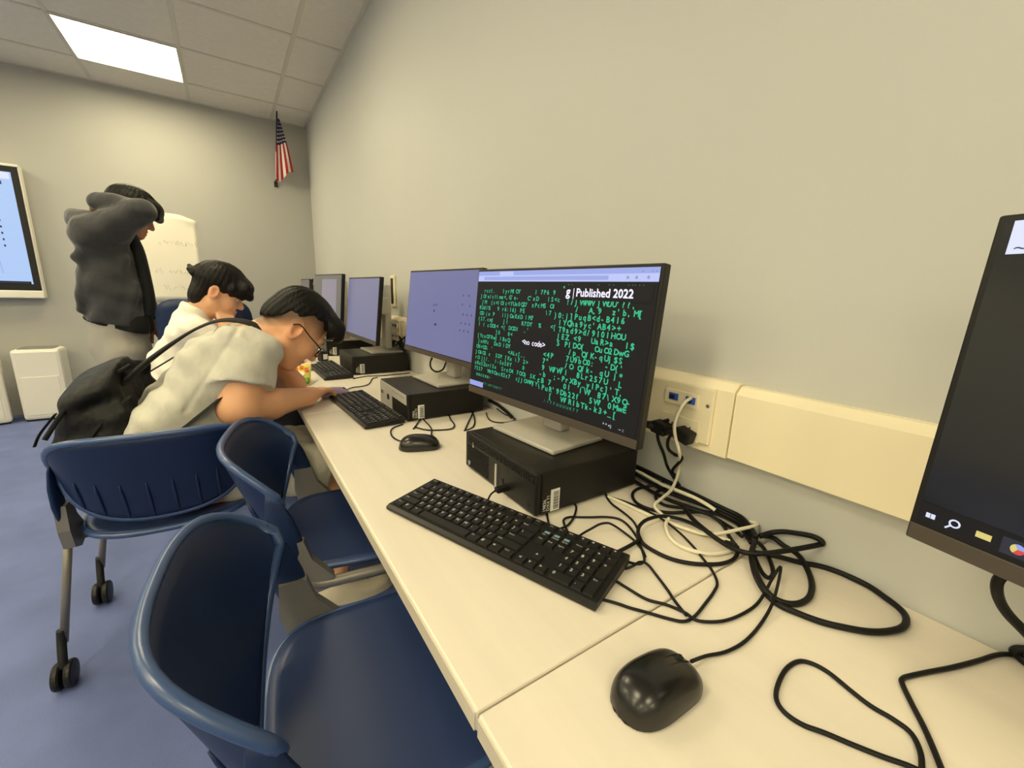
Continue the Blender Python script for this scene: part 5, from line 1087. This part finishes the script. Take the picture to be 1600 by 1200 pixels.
def shoe(t, O, x, y, fwd, m='shoe', sock=None):
    a = math.atan2(fwd[1], fwd[0]) - math.pi / 2; T = Matrix.Translation((x - O[0], y - O[1], 0)) @ Matrix.Rotation(a, 4, 'Z')
    def body(u, v):
        yy = -0.085 + 0.27 * v; an = math.pi * u; q = (v - 0.45) / 0.55
        hw = 0.046 * (1 - abs(2 * v - 1) ** 4) ** 0.5 * (1 + 0.10 * math.sin(v * 4)); hh = 0.028 + 0.068 * math.exp(-((v - 0.22) / 0.26) ** 2) * (1 if v < 0.9 else 0.8)
        hh *= (1 - abs(2 * v - 1) ** 8) ** 0.5
        return (math.copysign(abs(math.cos(an)) ** 0.7, math.cos(an)) * hw, yy, 0.022 + math.sin(an) ** 0.8 * hh)
    b = MB(); b.grid(body, 17, 19, T); so = b.build('shoe', m, t, True)
    b = MB(); pts = [(0.050 * math.cos(k * 0.2618) * (1 if True else 1), 0.05 + 0.139 * math.sin(k * 0.2618)) for k in range(24)]
    b.prism(pts, 0.0, 0.026, 2, T); b.build('sole', 'shoe' if m == 'shoe' else 'black', so)
    lc = MB()
    for k in range(4): lc.tube([(-0.02, 0.03 + k * 0.022, 0.093 - k * 0.011), (0, 0.034 + k * 0.022, 0.099 - k * 0.011), (0.02, 0.03 + k * 0.022, 0.093 - k * 0.011)], 0.003, 5, T)
    lc.build('laces', 'blackdeep', so)
shoe(t1, O1, 1.425, -0.235, (-0.12, -1)); shoe(t1, O1, 1.70, -0.30, (0.1, -1))

# backpack on the bent back
OB = A3(1.69, 0.33, 0.0)
tb = thing('backpack', 'black backpack hanging off the back of the bent over person', 'backpack', tuple(OB))
f = Field((1.42, 0.06, 0.40), (2.0, 0.56, 1.00), 0.0055)
for dx in (-0.075, 0.085):
    f.add(rc((1.69 + dx, 0.315, 0.56), (1.69 + dx, 0.285, 0.75), 0.10, 0.085), 0.05); f.add(rc((1.69 + dx, 0.350, 0.57), (1.69 + dx, 0.350, 0.72), 0.080, 0.070), 0.05)
f.add(ell((1.70, 0.335, 0.775), (0.13, 0.080, 0.070)), 0.05); f.add(ell((1.69, 0.270, 0.815), (0.12, 0.060, 0.050)), 0.05); f.add(ell((1.69, 0.370, 0.62), (0.13, 0.075, 0.10)), 0.05)
f.warp(lambda x, y, z: 0.006 * np.sin(34 * (y + 0.9 * z) + 12 * x) + 0.005 * np.sin(52 * (y * 0.8 + z * 1.2) - 18 * x) + 0.004 * np.sin(90 * z + 25 * y))
f.cut(ell((1.61, 0.115, 0.70), (0.32, 0.120, 0.24), [[1, 0, 0], [0, 0.83, 0.56], [0, -0.56, 0.83]]), 0.02)
ob = f.mesh('bag_body', OB); link('bag_body', ob, 'bag', tb)
rel = lambda p: tuple(np.array(p) - OB)
for pts, r in (([(1.541, 0.439, 0.683), (1.562, 0.385, 0.768), (1.573, 0.310, 0.827), (1.605, 0.257, 0.859)], 0.006), ([(1.530, 0.385, 0.629), (1.530, 0.321, 0.715), (1.552, 0.257, 0.779)], 0.005)):
    MB().tube(spline([rel(p) for p in pts], 5), r, 7).build('zip_piping', 'blackcloth', tb, True)
def strap(pts, w_=0.020, name='strap', th=0.13): MB().tube(spline([rel(p) for p in pts], 6), w_, 10, flat=(th, 1.0), up=(0, 0.5, 0.85)).build(name, 'blackcloth', tb, True)
strap([(1.640, 0.285, 0.800), (1.625, 0.225, 0.860), (1.605, 0.155, 0.918), (1.585, 0.085, 0.966), (1.560, 0.020, 0.990), (1.535, -0.05, 0.980), (1.525, -0.10, 0.935)], [0.055] * 6 + [0.050, 0.048, 0.046, 0.044, 0.042, 0.040, 0.037, 0.034, 0.031, 0.029, 0.027, 0.025, 0.024, 0.024] + [0.022] * 17, th=0.16)
strap([(1.430, 0.030, 0.792), (1.418, 0.079, 0.754), (1.418, 0.119, 0.722), (1.424, 0.165, 0.685), (1.46, 0.23, 0.61)], 0.016)
strap([(1.80, 0.25, 0.80), (1.79, 0.16, 0.86), (1.765, 0.06, 0.93), (1.745, -0.02, 0.955), (1.74, -0.08, 0.93)], 0.018)
strap([(1.669, 0.444, 0.720), (1.680, 0.465, 0.693), (1.680, 0.487, 0.661), (1.680, 0.501, 0.629)], 0.008, 'loose_strap', 0.35)

# ================= seated person in white with the tied up hair
O2 = A3(2.46, 0.14, 0.0)
t2 = thing('person', 'seated person in a white shirt, dark hair in a small bun, fist at the chin', 'person', tuple(O2))
F2 = frame((2.455, 0.040, 1.055), (-0.02, -0.90, -0.42), (0, -0.42, 0.9), 0.98)
f = Field((2.12, -0.48, 0.0), (2.80, 0.42, 1.24), 0.0065)
for dx in (-0.08, 0.08):
    f.add(rc((2.47 + dx, 0.22, 0.56), (2.47 + dx, 0.20, 0.72), 0.10), 0.03); f.add(rc((2.47 + dx, 0.20, 0.72), (2.465 + dx * 1.2, 0.155, 0.87), 0.10, 0.08), 0.04)
f.add(rc((2.465, 0.15, 0.91), tuple(at(F2, 0, -0.03, -0.05)), 0.056, 0.052), 0.03); head(f, F2)
f.add(rc((2.31, 0.15, 0.885), (2.27, -0.07, 0.745), 0.052, 0.042), 0.03); f.add(rc((2.27, -0.07, 0.745), (2.366, 0.020, 0.862), 0.042, 0.028), 0.01)
H2 = frame((2.368, 0.022, 0.869), (0.25, 0.0, 0.95), (-0.95, -0.1, 0.25)); hand(f, H2, (1.3, 1.3, 1.3, 1.3), (0.2, 0.5), 1)
f.add(rc((2.62, 0.14, 0.885), (2.70, -0.06, 0.73), 0.052, 0.042), 0.03); f.add(rc((2.70, -0.06, 0.73), (2.56, -0.23, 0.71), 0.042, 0.028), 0.01)
H3 = frame((2.555, -0.235, 0.71), (-0.6, -0.8, 0), (0, 0, 1)); hand(f, H3, (0.4, 0.4, 0.4, 0.4), (0.5, 0.3), 1)
for dx in (-0.08, 0.09):
    f.add(rc((2.47 + dx, 0.2, 0.53), (2.47 + dx, -0.22, 0.50), 0.08, 0.062), 0.03); f.add(rc((2.47 + dx, -0.22, 0.50), (2.47 + dx, -0.20, 0.09), 0.058, 0.038), 0.02)
me = f.mesh('body', O2); colour(me, O2, SKIN[2], F2); link('body', me, 'skin', t2); face_bits(t2, F2, O2, 'hairbrown')
hf = hairmesh(F2, 0.0055, [(fe(F2, (0, -0.006, 0.058), (0.087, 0.114, 0.092)), 0.01), (fe(F2, (0, -0.062, -0.030), (0.064, 0.046, 0.072)), 0.03), (fr_(F2, (-0.05, 0.095, 0.066), (0.05, 0.095, 0.066), 0.034, 0.034), 0.03), (fr_(F2, (-0.05, 0.122, 0.035), (0.04, 0.125, 0.032), 0.020, 0.016), 0.02), (fr_(F2, (0.066, 0.05, 0.04), (0.06, 0.09, 0.02), 0.024, 0.016), 0.02)],
              ([-0.14, -0.06, -0.035, -0.005, 0.02, 0.05, 0.09, 0.16], [-0.105, -0.10, -0.03, 0.012, 0.012, 0.0, 0.008, 0.008]), 0.0030, 80)
for k in range(7):
    a = k * 0.9; c = A3(2.45, 0.118, 1.148)
    hf.add(rc(c, c + A3(0.018 * math.cos(a), 0.018 * math.sin(a) + 0.004, 0.016 * math.sin(a * 1.7) + 0.008), 0.020, 0.010), 0.008)
link('hair', hf.mesh('hair', O2), 'hairbrown', t2)
f = Field((2.12, -0.20, 0.46), (2.82, 0.44, 1.04), 0.007)
for dx in (-0.085, 0.085):
    f.add(rc((2.47 + dx, 0.22, 0.56), (2.47 + dx, 0.205, 0.72), 0.118), 0.03); f.add(rc((2.47 + dx, 0.205, 0.72), (2.465 + dx * 1.25, 0.16, 0.865), 0.118, 0.092), 0.04)
f.add(rc((2.465, 0.158, 0.90), (2.46, 0.135, 0.965), 0.080, 0.068), 0.02)
f.add(rc((2.31, 0.15, 0.885), (2.285, 0.03, 0.80), 0.070, 0.066), 0.03); f.add(rc((2.62, 0.14, 0.885), (2.67, 0.03, 0.80), 0.070, 0.066), 0.03)
f.warp(lambda x, y, z: 0.004 * np.sin(45 * (z + 0.5 * y) + 16 * x) + 0.003 * np.sin(70 * (y - z)))
f.plane((2.46, 0.12, 0.985), (0, -0.45, 0.9), (2.36, -0.02, 0.90), (2.56, 0.30, 1.04)); f.plane((2.47, 0.2, 0.5), (0, 0, -1))
link('shirt', f.mesh('shirt', O2), 'whiteshirt', t2)
f = Field((2.24, -0.34, 0.04), (2.74, 0.40, 0.68), 0.009)
for dx in (-0.08, 0.09):
    f.add(rc((2.47 + dx, 0.22, 0.55), (2.47 + dx, -0.22, 0.505), 0.105, 0.080), 0.03); f.add(rc((2.47 + dx, -0.22, 0.505), (2.47 + dx, -0.20, 0.12), 0.08, 0.06), 0.02)
link('trousers', f.mesh('trousers', O2), 'blackcloth', t2); shoe(t2, O2, 2.39, -0.20, (0, -1), 'black'); shoe(t2, O2, 2.56, -0.20, (0, -1), 'black')

# ================= standing person in the hoodie, arm over the head
O3 = A3(3.10, 0.50, 0.0)
t3 = thing('person', 'standing person in a charcoal hoodie and light trousers with one arm thrown over the head', 'person', tuple(O3))
F3 = frame((3.10, 0.398, 1.447), (-0.03, -0.90, -0.42), (0, -0.42, 0.9), 0.98)
f = Field((2.72, 0.10, 0.0), (3.48, 0.76, 1.66), 0.0075)
for dx in (-0.08, 0.08):
    f.add(rc((3.10 + dx, 0.52, 0.86), (3.10 + dx, 0.52, 1.06), 0.10), 0.03); f.add(rc((3.10 + dx, 0.52, 1.06), (3.10 + dx * 1.2, 0.50, 1.28), 0.105, 0.075), 0.04)
    s = 1 if dx > 0 else -1
    f.add(rc((3.10 + s * 0.085, 0.52, 0.84), (3.10 + s * 0.09, 0.50, 0.46), 0.085, 0.058), 0.03); f.add(rc((3.10 + s * 0.09, 0.50, 0.46), (3.10 + s * 0.095, 0.53, 0.09), 0.056, 0.038), 0.02)
f.add(rc((3.10, 0.50, 1.31), tuple(at(F3, 0, -0.03, -0.05)), 0.055, 0.05), 0.03); head(f, F3)
f.add(rc((2.94, 0.52, 1.31), (2.90, 0.32, 1.437), 0.055, 0.045), 0.03); f.add(rc((2.90, 0.32, 1.437), (2.985, 0.50, 1.475), 0.042, 0.028), 0.01)
H4 = frame((2.995, 0.505, 1.475), (0.85, 0.30, -0.1), (0.3, 0.9, 0.1)); hand(f, H4, (0.5, 0.5, 0.5, 0.5), (0.5, 0.3), 1)
f.add(rc((3.27, 0.51, 1.30), (3.28, 0.46, 1.06), 0.055, 0.043), 0.03); f.add(rc((3.28, 0.46, 1.06), (3.21, 0.372, 0.865), 0.041, 0.028), 0.01)
H5 = frame((3.205, 0.370, 0.855), (-0.1, -0.25, -0.95), (0.6, -0.75, 0)); hand(f, H5, (0.4, 0.45, 0.5, 0.5), (0.5, 0.3), 1)
me = f.mesh('body', O3); colour(me, O3, SKIN[3], F3); link('body', me, 'skin', t3); face_bits(t3, F3, O3)
hf = hairmesh(F3, 0.006, [(fe(F3, (0, -0.004, 0.060), (0.088, 0.112, 0.088)), 0.01), (fe(F3, (0, -0.075, 0.0), (0.066, 0.04, 0.07)), 0.03), (fr_(F3, (-0.05, 0.09, 0.07), (0.05, 0.09, 0.07), 0.034, 0.034), 0.03), (fr_(F3, (-0.05, 0.115, 0.035), (0.05, 0.115, 0.032), 0.018, 0.016), 0.02)],
              ([-0.14, -0.05, -0.02, 0.02, 0.05, 0.09, 0.16], [-0.06, -0.05, 0.0, 0.03, 0.02, 0.012, 0.012]), 0.003, 70)
link('hair', hf.mesh('hair', O3), 'hair', t3)
f = Field((2.70, 0.14, 0.82), (3.50, 0.78, 1.60), 0.0065)
for dx in (-0.09, 0.09):
    f.add(rc((3.10 + dx, 0.505, 0.92), (3.10 + dx, 0.508, 1.06), 0.122, 0.120), 0.03); f.add(rc((3.10 + dx, 0.508, 1.06), (3.10 + dx * 1.2, 0.495, 1.28), 0.120, 0.096), 0.04)
f.add(rc((3.10, 0.52, 1.31), (3.10, 0.48, 1.365), 0.085, 0.075), 0.03)
f.add(rc((2.94, 0.525, 1.31), (2.885, 0.325, 1.435), 0.092, 0.060), 0.04); f.add(rc((2.885, 0.325, 1.435), (2.975, 0.49, 1.475), 0.058, 0.046), 0.02)
f.add(rc((3.28, 0.515, 1.30), (3.29, 0.46, 1.06), 0.080, 0.070), 0.04); f.add(rc((3.29, 0.46, 1.06), (3.22, 0.38, 0.90), 0.066, 0.048), 0.02)
for a in np.linspace(0, 1, 9):   # hood bunched behind the neck
    an = math.pi * (0.05 + 0.9 * a); f.add(ell((3.10 + 0.115 * math.cos(an), 0.53 + 0.075 * math.sin(an), 1.375 + 0.015 * math.sin(an)), (0.05, 0.045, 0.05)), 0.02)
for a, b_, r in (((2.955, 0.44, 1.24), (2.91, 0.37, 1.35), 0.022), ((2.94, 0.60, 1.20), (2.89, 0.43, 1.33), 0.018), ((2.90, 0.42, 1.30), (2.87, 0.34, 1.38), 0.015), ((2.93, 0.56, 0.90), (2.92, 0.42, 1.20), 0.020), ((2.92, 0.46, 0.88), (2.93, 0.39, 1.08), 0.016), ((2.94, 0.62, 0.95), (2.94, 0.57, 1.22), 0.018)):
    f.add(rc(a, b_, r, r * 0.6), 0.03)
f.warp(lambda x, y, z: 0.0028 * np.sin(38 * (z + 0.8 * y) + 14 * x) + 0.0018 * np.sin(66 * (z - 0.4 * y) - 20 * x))
f.plane((3.1, 0.5, 0.875), (0, 0.20, -1), (2.70, 0.14, 0.82), (3.235, 0.78, 1.10)); f.plane((3.22, 0.38, 0.885), (-0.1, -0.3, -0.95), (3.235, 0.14, 0.82), (3.50, 0.52, 1.0)); f.plane((3.08, 0.43, 1.40), (0, -0.35, 0.93), (3.04, 0.36, 1.34), (3.20, 0.60, 1.60))
link('hoodie', f.mesh('hoodie', O3), 'hoodie', t3)
rel = lambda p: tuple(np.array(p) - O3)
MB().tube(spline([rel(p) for p in ((3.06, 0.405, 1.335), (3.03, 0.378, 1.25), (3.02, 0.366, 1.12), (3.02, 0.362, 1.0), (3.03, 0.372, 0.92))], 5), 0.055, 12, flat=(0.5, 1.2), up=(0, 1, 0)).build('black_front', 'blackcloth', t3, True)
f = Field((2.90, 0.34, 0.78), (3.34, 0.70, 0.96), 0.007)
for dx in (-0.085, 0.085): f.add(rc((3.10 + dx, 0.50, 0.86), (3.10 + dx, 0.505, 0.92), 0.126), 0.03)
f.plane((3.1, 0.5, 0.855), (0, 0.35, -1)); f.plane((3.1, 0.5, 0.915), (0, 0, 1)); link('undershirt', f.mesh('undershirt', O3), 'blackcloth', t3)
f = Field((2.86, 0.34, 0.03), (3.34, 0.70, 0.96), 0.008)
for s in (-1, 1):
    f.add(rc((3.10 + s * 0.075, 0.515, 0.90), (3.10 + s * 0.085, 0.515, 0.74), 0.115, 0.108), 0.03); f.add(rc((3.10 + s * 0.085, 0.515, 0.74), (3.10 + s * 0.09, 0.50, 0.46), 0.108, 0.085), 0.03); f.add(rc((3.10 + s * 0.09, 0.50, 0.46), (3.10 + s * 0.095, 0.525, 0.09), 0.083, 0.068), 0.02)
f.warp(lambda x, y, z: 0.004 * np.sin(36 * z + 20 * y + 9 * x)); f.plane((3.1, 0.5, 0.07), (0, 0, -1))
tr3 = link('trousers', f.mesh('trousers', O3), 'pants', t3)
shoe(t3, O3, 3.0, 0.53, (0, -1), 'black'); shoe(t3, O3, 3.2, 0.53, (0, -1), 'black')
